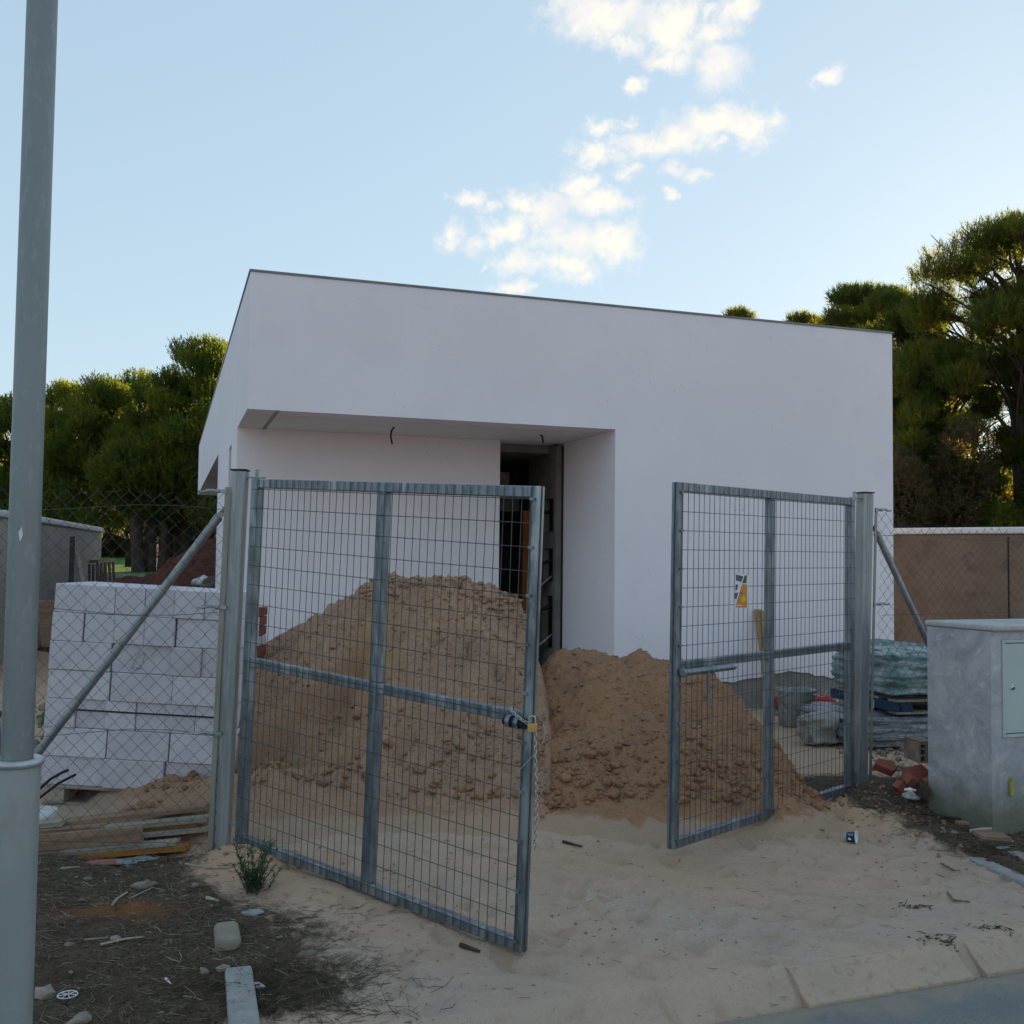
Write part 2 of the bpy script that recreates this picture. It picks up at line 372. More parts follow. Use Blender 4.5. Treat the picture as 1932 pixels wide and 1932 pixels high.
# sandy ground: sand, trodden grey dust, dark humus, asphalt all blend by masks stored on the mesh
def ground_mat():
    M, nt, b = mat_base('sandy_ground'); q = NB(nt); p = q.pos()
    big = q.noise(.9, 5, .6, p); mid = q.noise(6, 6, .65, p, .6); fine = q.noise(55, 4, .65, p); gr = q.noise(240, 2, .6, p)
    sand = q.mix(q.ramp(big, .35, .65), (.53, .39, .295), (.47, .365, .295))
    sand = q.mix(q.ramp(mid, .5, .75), sand, (.42, .30, .215))
    sand = q.mix(q.math('MULTIPLY', q.ramp(fine, .55, .75), .5), sand, (.31, .22, .16))
    at = q.n('ShaderNodeAttribute', attribute_name='orange'); sand = q.mix(q.math('MULTIPLY', at.outputs['Fac'], .75), sand, (.52, .32, .19))
    soil = q.mix(q.ramp(mid, .3, .7), (.078, .054, .038), (.125, .090, .062))
    soil = q.mix(q.ramp(fine, .45, .7), soil, (.032, .025, .020))
    soil = q.mix(q.ramp(gr, .60, .72), soil, (.20, .17, .135))
    rust = q.n('ShaderNodeAttribute', attribute_name='rust'); soil = q.mix(q.math('MULTIPLY', rust.outputs['Fac'], q.ramp(mid, .35, .6)), soil, (.26, .105, .03))
    sm = q.n('ShaderNodeAttribute', attribute_name='soil')
    f = q.math('ADD', sm.outputs['Fac'], q.math('MULTIPLY_ADD', q.noise(14, 6, .7, p, .5), 1.5, -.75))
    col = q.mix(q.ramp(f, .25, .75), sand, soil)
    wh = q.n('ShaderNodeAttribute', attribute_name='lime'); col = q.mix(q.math('MULTIPLY', wh.outputs['Fac'], q.ramp(q.noise(18, 5, .7, p), .5, .62)), col, (.50, .48, .45))
    q.l(col, b.inputs['Base Color']); b.inputs['Roughness'].default_value = .97; b.inputs['Specular IOR Level'].default_value = .15
    h = q.math('ADD', q.math('MULTIPLY', mid, .6), q.math('ADD', q.math('MULTIPLY', fine, .35), q.math('MULTIPLY', gr, .12)))
    q.l(q.bump(h, .8, .045), b.inputs['Normal'])
    return M
M_ground = ground_mat()
def sand_mat(name, cs):
    M, nt, b = mat_base(name); q = NB(nt); p = q.pos()
    big = q.noise(1.6, 6, .65, p, .8); mid = q.noise(7, 7, .7, p, .5); fine = q.noise(42, 6, .75, p); gr = q.noise(200, 2, .6, p)
    col = q.mix(q.ramp(big, .38, .62), cs[0], cs[1])
    col = q.mix(q.math('MULTIPLY', q.ramp(mid, .52, .72), .8), col, cs[2])
    col = q.mix(q.math('MULTIPLY', q.ramp(fine, .50, .66), .7), col, cs[3])
    at = q.n('ShaderNodeAttribute', attribute_name='orange'); col = q.mix(q.math('MULTIPLY', at.outputs['Fac'], q.ramp(mid, .3, .6)), col, (.50, .30, .15))
    ft = q.n('ShaderNodeAttribute', attribute_name='foot'); gs = q.mix(q.ramp(q.noise(.9, 5, .6, p), .35, .65), (.56, .38, .26), (.52, .365, .265)); gs = q.mix(q.math('MULTIPLY', q.ramp(fine, .55, .75), .5), gs, (.31, .22, .16))
    col = q.mix(q.ramp(q.math('ADD', ft.outputs['Fac'], q.math('MULTIPLY_ADD', mid, 1.2, -.6)), .3, .7), col, gs)
    q.l(col, b.inputs['Base Color']); b.inputs['Roughness'].default_value = .97; b.inputs['Specular IOR Level'].default_value = .12
    h = q.math('ADD', q.math('MULTIPLY', mid, .7), q.math('ADD', q.math('MULTIPLY', fine, .35), q.math('MULTIPLY', gr, .1)))
    q.l(q.bump(h, 1.0, .06), b.inputs['Normal'])
    return M
M_heap = sand_mat('heaped_sand', ((.54, .33, .215), (.45, .28, .19), (.39, .22, .14), (.27, .16, .105)))
M_heap2 = sand_mat('heaped_red_sand', ((.48, .255, .14), (.43, .235, .135), (.37, .165, .085), (.27, .14, .08)))
def road_mat():
    M, nt, b = mat_base('asphalt'); q = NB(nt); p = q.pos()
    col = q.mix(q.ramp(q.noise(2, 5, .6, p), .35, .65), (.19, .195, .20), (.235, .23, .22))
    col = q.mix(q.ramp(q.noise(160, 3, .6, p), .5, .66), col, (.12, .125, .13))
    col = q.mix(q.ramp(q.noise(4, 6, .7, p), .48, .68), col, (.24, .22, .19))
    sa = q.n('ShaderNodeAttribute', attribute_name='sand'); col = q.mix(q.ramp(q.math('ADD', sa.outputs['Fac'], q.math('MULTIPLY_ADD', q.noise(5, 6, .7, p, .8), 2.2, -1.1)), .25, .95), col, (.29, .25, .20))
    q.l(col, b.inputs['Base Color']); b.inputs['Roughness'].default_value = .9
    q.l(q.bump(q.noise(200, 3, .6, p), .7, .01), b.inputs['Normal']); return M
M_road = road_mat()
def kiosk_mat():
    M, nt, b = mat_base('trowelled_cement'); q = NB(nt); p = q.obj()
    a = q.noise(3.2, 6, .65, p, 1.6); c = q.noise(9, 6, .7, p, 1.2); f = q.noise(70, 4, .6, p)
    col = q.mix(q.ramp(a, .35, .66), (.36, .36, .385), (.50, .49, .505))
    col = q.mix(q.math('MULTIPLY', q.ramp(c, .52, .66), .7), col, (.60, .585, .58))
    col = q.mix(q.math('MULTIPLY', q.ramp(q.noise(5, 5, .7, p, 2), .58, .7), .6), col, (.27, .27, .29))
    sx = q.n('ShaderNodeSeparateXYZ'); q.l(p, sx.inputs[0])
    foot_tone = q.math('ADD', sx.outputs[2], q.math('MULTIPLY_ADD', q.noise(4, 5, .7, p), .5, -.25))   # olive-brown tone deepening towards the foot, edge broken by noise
    col = q.mix(q.ramp(foot_tone, .42, .0), col, (.17, .165, .12))
    q.l(col, b.inputs['Base Color']); b.inputs['Roughness'].default_value = .93
    q.l(q.bump(q.math('ADD', q.math('MULTIPLY', c, .6), q.math('MULTIPLY', f, .2)), .6, .02), b.inputs['Normal']); return M
M_kiosk = kiosk_mat()

# ------------------------------------------------------------------ ground, road, lawn
KA, KB = 3.90, .377                       # kerb line y = KA + KB x
KC = 1 / math.hypot(1, KB)
def q_of(x, y): return (y - KA - KB * x) * KC
def gauss(x, y, cx, cy, rx, ry, ang=0):
    c, s = math.cos(ang), math.sin(ang); u = (x - cx) * c + (y - cy) * s; v = -(x - cx) * s + (y - cy) * c
    return np.exp(-(u / rx) ** 2 - (v / ry) ** 2)
def soil_mask(x, y):
    left = sstep(-.78, -1.18, x + .33 * (y - 3.7) + .12 * fbm(x, y, 2.5, 3, 77)) * sstep(5.95, 5.6, y + .05 * x) * sstep(-.25, .1, q_of(x, y))
    left = left * (1 - .9 * gauss(x, y, -1.35, 5.45, .35, .3)) + .75 * gauss(x, y, -1.05, 4.3, .45, .32) + .6 * gauss(x, y, -.8, 3.95, .35, .25) + .5 * gauss(x, y, -1.15, 4.7, .4, .25)
    e = x + .35 * (y - 5.6)
    right = sstep(2.5, 2.75, e) * sstep(8.2, 7.4, y) * sstep(.1, .5, q_of(x, y))
    right = np.maximum(right, .95 * gauss(x, y, 2.75, 6.25, .45, .35)) 
    return np.clip(np.maximum(left, right), 0, 1)
_q = np.random.default_rng(17)
FEET = [(_q.uniform(-.9, 3.1), 0, _q.normal(1.9, .7), _q.uniform(.08, .15)) for _ in range(150)]
FEET = [(a, KA + KB * a + _q.uniform(.12, 2.4), c, d) for a, b, c, d in FEET]
def gh(x, y):
    x = np.asarray(x, float); y = np.asarray(y, float); q = q_of(x, y)
    z = -.06 * sstep(2.2, .3, q)
    wob = fbm(x, y, .9, 3, 5) * .05
    z = z - .14 * sstep(.02, -.17, q + wob * .3) - .05 * sstep(-.17, -.5, q + wob)
    near = sstep(14, 9, np.hypot(x, y))
    z = z + near * (.012 * fbm(x, y, 1.1, 3, 1) + .011 * fbm(x, y, 4.5, 3, 2) + .006 * fbm(x, y, 17, 3, 3))
    z = z + soil_mask(x, y) * (.018 * fbm(x, y, 6, 4, 9) + .012 * fbm(x, y, 26, 2, 8) + .02)
    z = z + .10 * gauss(x, y, 2.42, 6.95, .28, .22) * (1 + .4 * fbm(x, y, 9, 3, 4)) + .07 * gauss(x, y, 2.35, 6.35, .5, .16, -.9) * (1 + .6 * fbm(x, y, 10, 3, 6))
    z = z + .07 * gauss(x, y, -1.42, 5.5, .3, .2) * (1 + .5 * fbm(x, y, 12, 3, 7)) + .04 * gauss(x, y, -.9, 5.0, .5, .18, -.65)
    z = z + .12 * gauss(x, y, 3.45, 5.6, .22, .2) * (1 + .4 * fbm(x, y, 12, 3, 7))
    z = z - .03 * gauss(x, y, .06, 4.33, .16, .1)
    z = z - .07 * sstep(-1.60, -1.72, x) * sstep(5.66, 5.76, y) * sstep(6.45, 6.2, y) - .055 * sstep(-1.5, -1.68, x) * sstep(4.7, 5.3, y) * sstep(6.45, 6.2, y)
    for fx0, fy0, fa, fl in FEET:           # footprints and scuffs
        if np.size(x) < 50 and np.min(np.hypot(x - fx0, y - fy0)) > .3: continue
        c_, s_ = math.cos(fa), math.sin(fa); u_ = (x - fx0) * c_ + (y - fy0) * s_; v_ = -(x - fx0) * s_ + (y - fy0) * c_; r2 = (u_ / fl) ** 2 + (v_ / (fl * .42)) ** 2
        z = z + .017 * (np.exp(-(np.sqrt(r2) - 1.25) ** 2 * 9) * .55 - np.exp(-r2 ** 2))
    return z
def axis(lo, hi, step, far, grow=1.25):
    a = list(np.arange(lo, hi + 1e-6, step)); s = step; b = []; v = hi
    while v < far: s *= grow; v += s; b.append(v)
    s = step; c = []; v = lo
    while v > -far: s *= grow; v -= s; c.append(v)
    return np.array(c[::-1] + a + b)
gx = axis(-3.6, 4.4, .022, 900); gy = axis(2.9, 8.0, .022, 900)
GX, GY = np.meshgrid(gx, gy); GZ = gh(GX, GY)
fx, fy = GX.ravel(), GY.ravel()
orange = np.clip(.9 * gauss(fx, fy, -1.3, 5.4, .5, .3) + .8 * gauss(fx, fy, 2.3, 6.5, .8, .45) + .6 * gauss(fx, fy, .8, 5.6, 1.2, .5) + .5 * gauss(fx, fy, -.6, 4.8, .8, .3, -.6) + .8 * gauss(fx, fy, 3.4, 5.6, .3, .3) + .6 * sstep(6, 7, fy), 0, 1)
ground = np_mesh('ground', np.stack([fx, fy, GZ.ravel()], 1), grid_faces(len(gx), len(gy)), M_ground,
    attrs=dict(soil=soil_mask(fx, fy), orange=orange, rust=gauss(fx, fy, -1.78, 4.75, .22, .13), lime=np.clip(gauss(fx, fy, .55, 5.05, .22, .12) + .5 * gauss(fx, fy, .9, 4.75, .3, .2) + .4 * gauss(fx, fy, 1.3, 4.3, .3, .2), 0, 1)), kind='structure')
def G(x, y): return float(gh(np.array([x]), np.array([y]))[0])
def on_ground(px, py, hf=None):
    """where the sight line through a photo point meets the terrain"""
    d = ray(px, py); hf = hf or G
    Y = 2.5
    while Y < 60:
        p = CAM + d * (Y / d[1])
        if p[2] <= hf(p[0], p[1]): return np.array([p[0], p[1], hf(p[0], p[1])])
        Y += .02
    return p
# road: a strip parallel to the kerb
rq = np.concatenate([np.array([-.10, -.16]), np.arange(-.2, -3, -.1), np.arange(-3, -9, -.5)]); rx_ = np.concatenate([np.arange(-60, -6, 2.), np.arange(-6, 8, .1), np.arange(8, 62, 2.)])
RX, RQ = np.meshgrid(rx_, rq)
V = np.stack([(RX - RQ * KB * KC).ravel(), (KA + KB * RX + RQ * KC).ravel(), (-.172 - .012 * np.clip(-RQ, 0, 2) + .004 * fbm(RX, RQ, 1.5, 3, 3) - .03 * (RQ > -.15)).ravel()], 1)
np_mesh('road', V, grid_faces(len(rx_), len(rq)), M_road, kind='structure', attrs=dict(sand=sstep(-.55, -.10, RQ).ravel()))
# lawn rising beyond the plot
lx = np.linspace(-80, 80, 110); ly = np.linspace(27.2, 75, 40); LX, LY = np.meshgrid(lx, ly)
LZ = 1.02 + .030 * (LY - 27) + .15 * fbm(LX, LY, .12, 3, 4); LZ[0, :] = -.3
np_mesh('lawn', np.stack([LX.ravel(), LY.ravel(), LZ.ravel()], 1), grid_faces(110, 40), M_lawn, kind='structure')
def lawn_z(x, y): return 1.02 + .030 * (y - 27)

# ------------------------------------------------------------------ the house
A = P(473, 512, 9.6); H = A[2]; A0 = np.array([A[0], A[1], 0.])
B = PZ(1683, 630, H); e1 = B - A; W = np.linalg.norm(e1); e1 = e1 / W; d1 = np.array([-e1[1], e1[0], 0]); Z1 = np.array([0, 0, 1.])
HF = (A0, e1, d1, Z1)
D, ZS, SP, TR = 16.3, 3.0, 3.79, 1.46      # depth, soffit height, portal edge, recess depth
SO0, SO1 = 2.98, 3.79                      # door opening in the recess
house = thing('house', A0, 'single storey white cubic house with a recessed porch and open doorway', 'house')
def hp(s, t, z): return A0 + s * e1 + t * d1 + z * Z1
def hbox(mb, s0, s1, t0, t1, z0, z1): return mb.abox((s0, t0, z0), (s1, t1, z1), HF)
w = MB()
TH = .30
T1 = 5.77                                  # where the rear porch begins
ZR = 3.12                                  # rear soffit
RB = .34                                   # render stops above the footing
# front band, portal wall, right block (L-shaped front in one plane)
hbox(w, 0, SP, 0, TH, ZS, H)
front = [hp(SP, 0, H), hp(W, 0, H)]
def ragged(s0, s1, n, z, amp, seed):
    r = np.random.default_rng(seed); return [(s0 + (s1 - s0) * i / n, z + amp * r.uniform(-1, 1) + .05 * math.sin(i * .33)) for i in range(n + 1)]
low = ragged(SP, W, 40, RB, .016, 3)
w.prism([hp(s, 0, z) for s, z in low] + [hp(W, 0, H), hp(SP, 0, H)], d1 * TH)
# portal side wall
hbox(w, SP, SP + .3, TH, TR + .25, .1, ZS)
# recess back wall up to the doorway
hbox(w, .30, SO0, TR, TR + .25, .1, ZS)
# lintel stays open up to the soffit; left side wall with a slot window
hbox(w, 0, .3, TR, 2.45, .1, ZS)
hbox(w, 0, .3, 2.95, T1, .1, ZS)
hbox(w, 0, .3, 2.45, 2.95, 2.92, ZS)
hbox(w, 0, .3, 2.45, 2.95, .1, .9)
hbox(w, 0, .3, TH, T1, ZS, H)
hbox(w, 0, .3, T1, D, ZR, H)
hbox(w, .3, W - .3, D - .3, D, ZR, H)
hbox(w, W - .3, W, TH, D, RB, H)
hbox(w, 3.4, 3.7, T1 + .3, D, .1, ZR)       # inner wall of the rear porch
hbox(w, .3, 3.7, T1 - .3, T1 - .004, .1, ZS)
hbox(w, 3.7, W - .3, D - .3, D, .1, ZR)
w.build('wall', M_white, house)
f = MB(); hbox(f, SP + .03, W - .02, .02, TH, -.3, RB + .06); hbox(f, W - .28, W - .02, TH, D, -.3, RB + .03); f.build('footing', M_block_base, house)
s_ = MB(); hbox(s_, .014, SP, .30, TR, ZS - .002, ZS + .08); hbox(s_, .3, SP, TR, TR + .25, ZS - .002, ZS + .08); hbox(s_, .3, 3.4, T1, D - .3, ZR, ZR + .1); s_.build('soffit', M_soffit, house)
s_ = MB(); hbox(s_, .26, .30, .012, TR, ZS - .006, ZS + .02); s_.build('soffit_joint', M_coping, house)
r_ = MB(); hbox(r_, .3, W - .3, TH, D - .3, H - .32, H - .1); r_.build('roof', M_coping, house)
c_ = MB()
for a in ((-.012, W + .012, -.012, TH), (-.012, .3, TH, D + .012), (W - .3, W + .012, TH, D + .012), (.3, W - .3, D - .3, D + .012)): hbox(c_, a[0], a[1], a[2], a[3], H + .002, H + .022)
c_.build('parapet_coping', M_coping, house)
g_ = MB(); hbox(g_, .12, .16, 2.45, 2.95, .9, 2.92); g_.build('slot_window', mat('dark_glass', (.02, .025, .028), None, 3, .12, bump=0, spec=.7), house)
g_ = MB(); hbox(g_, .10, .2, 2.45, 2.50, .9, 2.92); hbox(g_, .10, .2, 2.90, 2.95, .9, 2.92); g_.build('window_frame', M_coping, house)
# the unfinished hall behind the doorway
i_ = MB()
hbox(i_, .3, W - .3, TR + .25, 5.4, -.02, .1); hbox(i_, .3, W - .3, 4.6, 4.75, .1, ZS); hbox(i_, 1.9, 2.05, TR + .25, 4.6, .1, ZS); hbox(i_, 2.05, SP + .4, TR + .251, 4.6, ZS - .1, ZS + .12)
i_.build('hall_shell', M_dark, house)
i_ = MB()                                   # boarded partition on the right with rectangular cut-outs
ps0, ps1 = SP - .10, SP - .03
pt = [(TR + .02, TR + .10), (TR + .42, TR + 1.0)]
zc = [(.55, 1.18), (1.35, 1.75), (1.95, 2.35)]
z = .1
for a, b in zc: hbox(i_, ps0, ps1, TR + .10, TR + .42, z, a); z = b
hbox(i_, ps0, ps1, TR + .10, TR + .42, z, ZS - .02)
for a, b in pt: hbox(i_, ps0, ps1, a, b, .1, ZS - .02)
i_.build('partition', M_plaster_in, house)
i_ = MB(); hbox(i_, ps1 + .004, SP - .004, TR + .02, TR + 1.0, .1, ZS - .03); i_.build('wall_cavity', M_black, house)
i_ = MB(); hbox(i_, 2.05, SP - .1, TR + 1.2, TR + 1.35, 2.52, 2.55); i_.build('shelf_board', M_plaster_in, house)
i_ = MB(); hbox(i_, SP - .30, SP - .19, TR + .62, TR + .70, .1, 2.22); i_.build('door_post', mat('door_post_wood', (.30, .095, .03), (.22, .065, .02), 3, .8, bump=.2), house)
i_ = MB(); hbox(i_, 2.05, SP - .1, TR + 1.36, TR + 1.5, 2.24, 2.52); i_.build('lintel', M_dark, house)
for zz, tl in ((1.05, .25), (1.6, .3), (2.2, .22)):
    i_ = MB(); i_.tube([hp(SP - .06, TR + .26, zz), hp(SP - .22, TR + .2, zz - .04), hp(SP - .26, TR + tl, zz - .25)], .025, 6)
    i_.build('conduit_stub', M_black, house)
for zz, a in ((.72, .35), (1.42, .2)):
    i_ = MB(); i_.prism([hp(SP - .11, TR + .1, zz), hp(SP - .11, TR + .40, zz - .12), hp(SP - .28, TR + .36, zz - .22), hp(SP - .24, TR + .08, zz - .1)], (0, 0, .006))
    i_.build('hanging_flap', M_paper, house)
for k, (a, b) in enumerate(((2.42, 2.66), (2.68, 3.0))):
    o = MB(); hbox(o, a + .5, b + .5, TR + 1.2, TR + 1.34, 2.551, 2.74); hb = o.build('stored_block', M_stone, None, .008)
    tag(hb, ['pale block on the left of the high shelf inside the doorway', 'pale block on the right of the high shelf inside the doorway'][k], 'block', 'blocks on the shelf inside the doorway')
# cables hanging from the porch ceiling
def cable(pts, label):
    m_ = MB(); m_.tube(pts, .010, 6); o = m_.build('ceiling_cable', M_cable, None); tag(o, label, 'cable', 'cables hanging from the porch ceiling'); return o
def on_t(px, py, t):
    r = ray(px, py); k = ((A0 + t * d1 - CAM) @ d1) / (r @ d1); return CAM + k * r
t_c = .75
cz = [on_t(x, y, t_c) for x, y in ((744, 803), (739, 812), (737, 824), (740, 838))]; cz[0][2] = ZS
cable(cz, 'short curved black cable hanging from the middle of the porch ceiling')
cz = [on_t(x, y, t_c) for x, y in ((1019, 816), (1023, 823), (1025, 836), (1023, 823), (1027, 822), (1027, 840))]
cz[0][2] = ZS
cable([cz[0], cz[1], cz[2]], 'looped black cable hanging from the porch ceiling above the doorway')

# ------------------------------------------------------------------ boundary walls
def boundary(name, pts, z1, mw, label, th=.18, capw=.26, joints=()):
    t = thing(name, (*pts[0][:2], 0), label, 'wall')
    m_ = MB(); cm = MB()
    for a, b in zip(pts[:-1], pts[1:]):
        a, b = np.array([*a, 0.]), np.array([*b, 0.]); u = norm(b - a); n = np.cross((0, 0, 1), u)
        m_.box((a + b) / 2 + (0, 0, z1 / 2 - .15), (b - a) / 2, n * th / 2, (0, 0, z1 / 2 + .15 - .002))
        cm.box((a + b) / 2 + (0, 0, z1 + .065), (b - a) / 2 * 1.0, n * capw / 2, (0, 0, .055))
    m_.build('wall', mw, t); cm.build('cap', M_cap, t, .03, seg=3)
    return t
a, b = P(1660, 1000, 17.7), P(1990, 1000, 16.1)
u = norm(b - a); zr = (P(1685, 1003, 17.5)[2])
bw = boundary('boundary_wall', [tuple((a - u * 5)[:2]), tuple((a + u * 14)[:2])], zr - .06, M_wallbrown, 'brown rendered boundary wall with white rounded cap beyond the cement kiosk')
jm = MB(); jx = P(1905, 1050, 16.55); jn = np.cross((0, 0, 1), u); jx[2] = zr / 2
wl_c = (a + u * ((jx - a) @ u)); jm.box((wl_c[0], wl_c[1], zr / 2 - .1), u * .012, jn * .096, (0, 0, zr / 2)); jm.build('expansion_joint', M_black, bw)
pts = [(-6.9, 12.6), (-7.5, 14.9), (-9.55, 23.6)]
for k in range(9):                          # rounded end turning away
    an = k / 8 * math.radians(105); c0 = np.array([-9.55, 23.6]); u0 = np.array([-.23, .973]); n0 = np.array([.973, .23])
    r_c = .9
    pts.append(tuple(c0 + u0 * r_c * math.sin(an) - n0 * r_c * (1 - math.cos(an))))
boundary('boundary_wall', pts, 2.13, M_walltan, 'beige rendered boundary wall with white cap and rounded far end')
# low concrete block wall holding the lawn
t = thing('retaining_wall', (-10, 27, 0), 'low grey concrete block wall in front of the lawn', 'wall')
m_ = MB(); m_.abox((-14, 27.0, -.2), (-4, 27.18, 1.13)); m_.build('mortar_core', M_cblock, t)
bm_ = None
for r in range(3):
    for k in range(12):
        x0 = -12.6 + k * .44 + (r % 2) * .22; z0 = .70 + r * .148
        if bm_ is None:
            o = MB(); o.abox((x0, 26.97, z0), (x0 + .425, 27.0 - .002, z0 + .136)); bm_ = o.build('block', M_cblock, t, .006); bx0, bz0 = x0, z0
        else:
            o = bm_.copy(); CO.objects.link(o); o.parent = t; o.location = bm_.location + Vector((x0 - bx0, 0, z0 - bz0))

# ------------------------------------------------------------------ heaps of sand
def heap(name, pk, x0, x1, y0, y1, step, m_, label, cat, extra=None, orange=None, seed=0, base=-.06):
    xs = np.arange(x0, x1, step); ys = np.arange(y0, y1, step); X, Y = np.meshgrid(xs, ys)
    Zh = heap_h(pk, X, Y, seed, extra)
    V = np.stack([X.ravel(), Y.ravel(), Zh.ravel()], 1); F = grid_faces(len(xs), len(ys))
    g = gh(X, Y).ravel() - .05
    keep = (V[F, 2] > g[F]).any(1)
    F = F[keep]; used = np.unique(F); mp = np.full(len(V), -1); mp[used] = np.arange(len(used))
    oz = orange(X, Y, Zh).ravel()[used] if orange else np.zeros(len(used))
    ft = sstep(.13, .03, V[used, 2] - g[used] - .05)
    o = np_mesh(name, V[used], mp[F], m_, attrs=dict(orange=oz, foot=ft))
    return tag(o, label, cat)
def heap_h(pk, X, Y, seed, extra=None):
    wx = X + .22 * fbm(X, Y, 1.3, 4, seed + 40) + .05 * fbm(X, Y, 6, 3, seed + 41); wy = Y + .22 * fbm(X, Y, 1.3, 4, seed + 60) + .05 * fbm(X, Y, 6, 3, seed + 61)
    acc = 0
    k = 14.
    for (cx, cy, h, s, cap, ax) in pk:      # peak, slope, flat radius, x stretch
        d = np.hypot((wx - cx) / ax, wy - cy)
        acc = acc + np.exp(k * np.clip(h - s * np.maximum(d - cap, 0), -1.5, 3))
    z = np.log(acc + 1e-9) / k
    z = np.where(z < 0, z, z)
    up = sstep(-.05, .35, z)
    rid = 1 - np.abs(fbm(X, Y, 2.6, 4, seed + 7)) * 2
    z = z + up * (.06 * fbm(X, Y, 3, 4, seed + 3) + .075 * rid * fbm(X, Y, 5, 2, seed + 8) + .05 * (.5 - np.abs(fbm(X, Y, 4.5, 4, seed + 5, .6)) * 1.6) * sstep(-.4, .3, fbm(X, Y, 1.9, 3, seed + 15)) + .034 * fbm(X, Y, 14, 4, seed + 25, .65) + .014 * fbm(X, Y, 32, 2, seed + 6))
    if extra: z = extra(X, Y, z)
    return z
PK1 = [(-.62, 8.25, 1.40, .78, .28, 1.35), (-.12, 8.3, 1.24, 1.05, .24, .8), (-1.35, 8.2, 1.02, .62, .15, 1.2), (-2.1, 8.0, .56, .45, .1, 1.3), (-1.0, 7.3, .62, .52, .2, 1.1), (.05, 7.4, .62, .6, .15, 1.0), (-1.6, 6.85, .26, .5, .1, 1.1), (-1.92, 6.68, .20, .95, .03, 1.0)]
def ex1(X, Y, z):
    # slumped cut face on the left flank, crumbly crust on the crest
    edge = sstep(.03, -.05, (Y - 6.95) - .9 * (X + 1.75)) * sstep(.8, .2, np.abs(X + 1.6)) * sstep(6.4, 6.8, Y)
    z = z - .30 * edge * sstep(.05, .4, z) * sstep(1.1, .8, z)
    z = np.minimum(z, 1.18 - 4.6 * (X - .10 + .07 * fbm(X, Y, 3, 3, 55)) + .04 * fbm(X, Y, 8, 3, 56))
    crest = sstep(1.12, 1.32, z)
    z = z + crest * (.05 * np.abs(fbm(X, Y, 9, 3, 71)) + .05 * np.clip(fbm(X, Y, 16, 2, 72), 0, 1))
    crack = np.abs(fbm(X, Y, 1.7, 3, 90)); z = z - .05 * sstep(.035, 0, crack) * sstep(.2, .5, z) * sstep(-.3, .1, X + .35)
    return z
sand_heap = heap('sand_heap', PK1, -3.6, 1.0, 5.3, 10.9, .019, M_heap, 'tall heap of pale sand behind the left gate leaf', 'sand heap', ex1,
    lambda X, Y, Z: np.clip(1.1 * gauss(X, Y, -1.0, 7.5, .18, .55) + .9 * gauss(X, Y, .25, 8.0, .14, .5) + .35 * gauss(X, Y, -1.9, 6.6, .9, .35), 0, 1), seed=100)
PK2 = [(.55, 7.95, .80, .72, .25, 1.1), (1.05, 7.95, .80, .74, .3, 1.2), (1.36, 7.75, .74, .85, .15, .9), (1.0, 7.0, .36, .5, .2, 1.4), (.4, 7.0, .36, .5, .2, 1.2), (1.75, 7.3, .24, .6, .1, 1.0), (1.4, 6.75, .20, .5, .2, 1.1)]
def ex2(X, Y, z):
    top = sstep(.66, .74, z)
    flat = .80 + .10 * (Y - 7.8)                      # levelled by the digger bucket, grooved by its teeth
    groove = .012 * np.sin((Y - .1 * X) * 75)
    z = z * (1 - top) + top * np.minimum(z, flat + groove + .03 * fbm(X, Y, 3, 3, 31))
    z = np.minimum(z, .84 - 1.5 * (X - 1.52 + .13 * fbm(X, Y, 2.2, 3, 65)) + .05 * fbm(X, Y, 8, 3, 66))
    z = z + .09 * gauss(X, Y, .52, 8.15, .28, .12) + .075 * gauss(X, Y, 1.08, 8.15, .16, .1) + .12 * gauss(X, Y, 1.55, 8.05, .15, .1) * (1 + .6 * fbm(X, Y, 14, 2, 3))
    return z
earth_heap = heap('earth_heap', PK2, -.3, 3.0, 5.3, 9.6, .018, M_heap2, 'lower reddish sand heap with flattened top between the gate leaves', 'sand heap', ex2, None, seed=220)
PK3 = [(-5.3, 19.8, 2.05, .62, .3, 1.0), (-7.2, 20.2, 1.15, .5, .3, 1.0)]
heap('soil_heap', PK3, -10.5, -1.5, 15, 26, .09, M_redsoil, 'dark red soil heap beside the back of the house', 'soil heap', None, None, seed=300)
def HZ(x, y):
    X, Y = np.atleast_1d(np.asarray(x, float)), np.atleast_1d(np.asarray(y, float)); z = np.maximum(gh(X, Y), np.maximum(heap_h(PK1, X, Y, 100, ex1), heap_h(PK2, X, Y, 220, ex2)))
    return z if np.ndim(x) else float(z[0])
# loose clods at the foot of the heaps
def scatter(n, fn, hz, rr, name, m_, label, seed, sub=1, flat=.75, parent=None):
    r = np.random.default_rng(seed); mb = MB(); xy = np.array([fn(r) for _ in range(n)]); zz = hz(xy[:, 0], xy[:, 1])
    for (x, y), z in zip(xy, zz):
        s = rr[0] * (rr[1] / rr[0]) ** (r.random() ** 1.8)
        mb.lump((x, y, z + s * .25), s, int(r.integers(1e6)), sub, (1, r.uniform(.6, 1), flat * r.uniform(.6, 1)), .5)
    o = mb.build(name, m_, parent, recalc=False, kind='stuff')
    for p in o.data.polygons: p.use_smooth = True
    return tag(o, label) if label else o
def foot(r):
    if r.random() < .6: 
        x = r.uniform(.15, 2.0); return x, 6.35 + .10 * x + abs(r.normal(0, .28)) - .12
    x = r.uniform(-2.3, .2); return x, 6.3 + abs(r.normal(0, .35))
scatter(1000, foot, HZ, (.006, .042), 'soil_clods', M_heap2, 'loose clods of reddish sand along the foot of the heaps', 5, 2)
def slope(r): return r.uniform(-2.0, 1.9), r.uniform(6.5, 8.3)
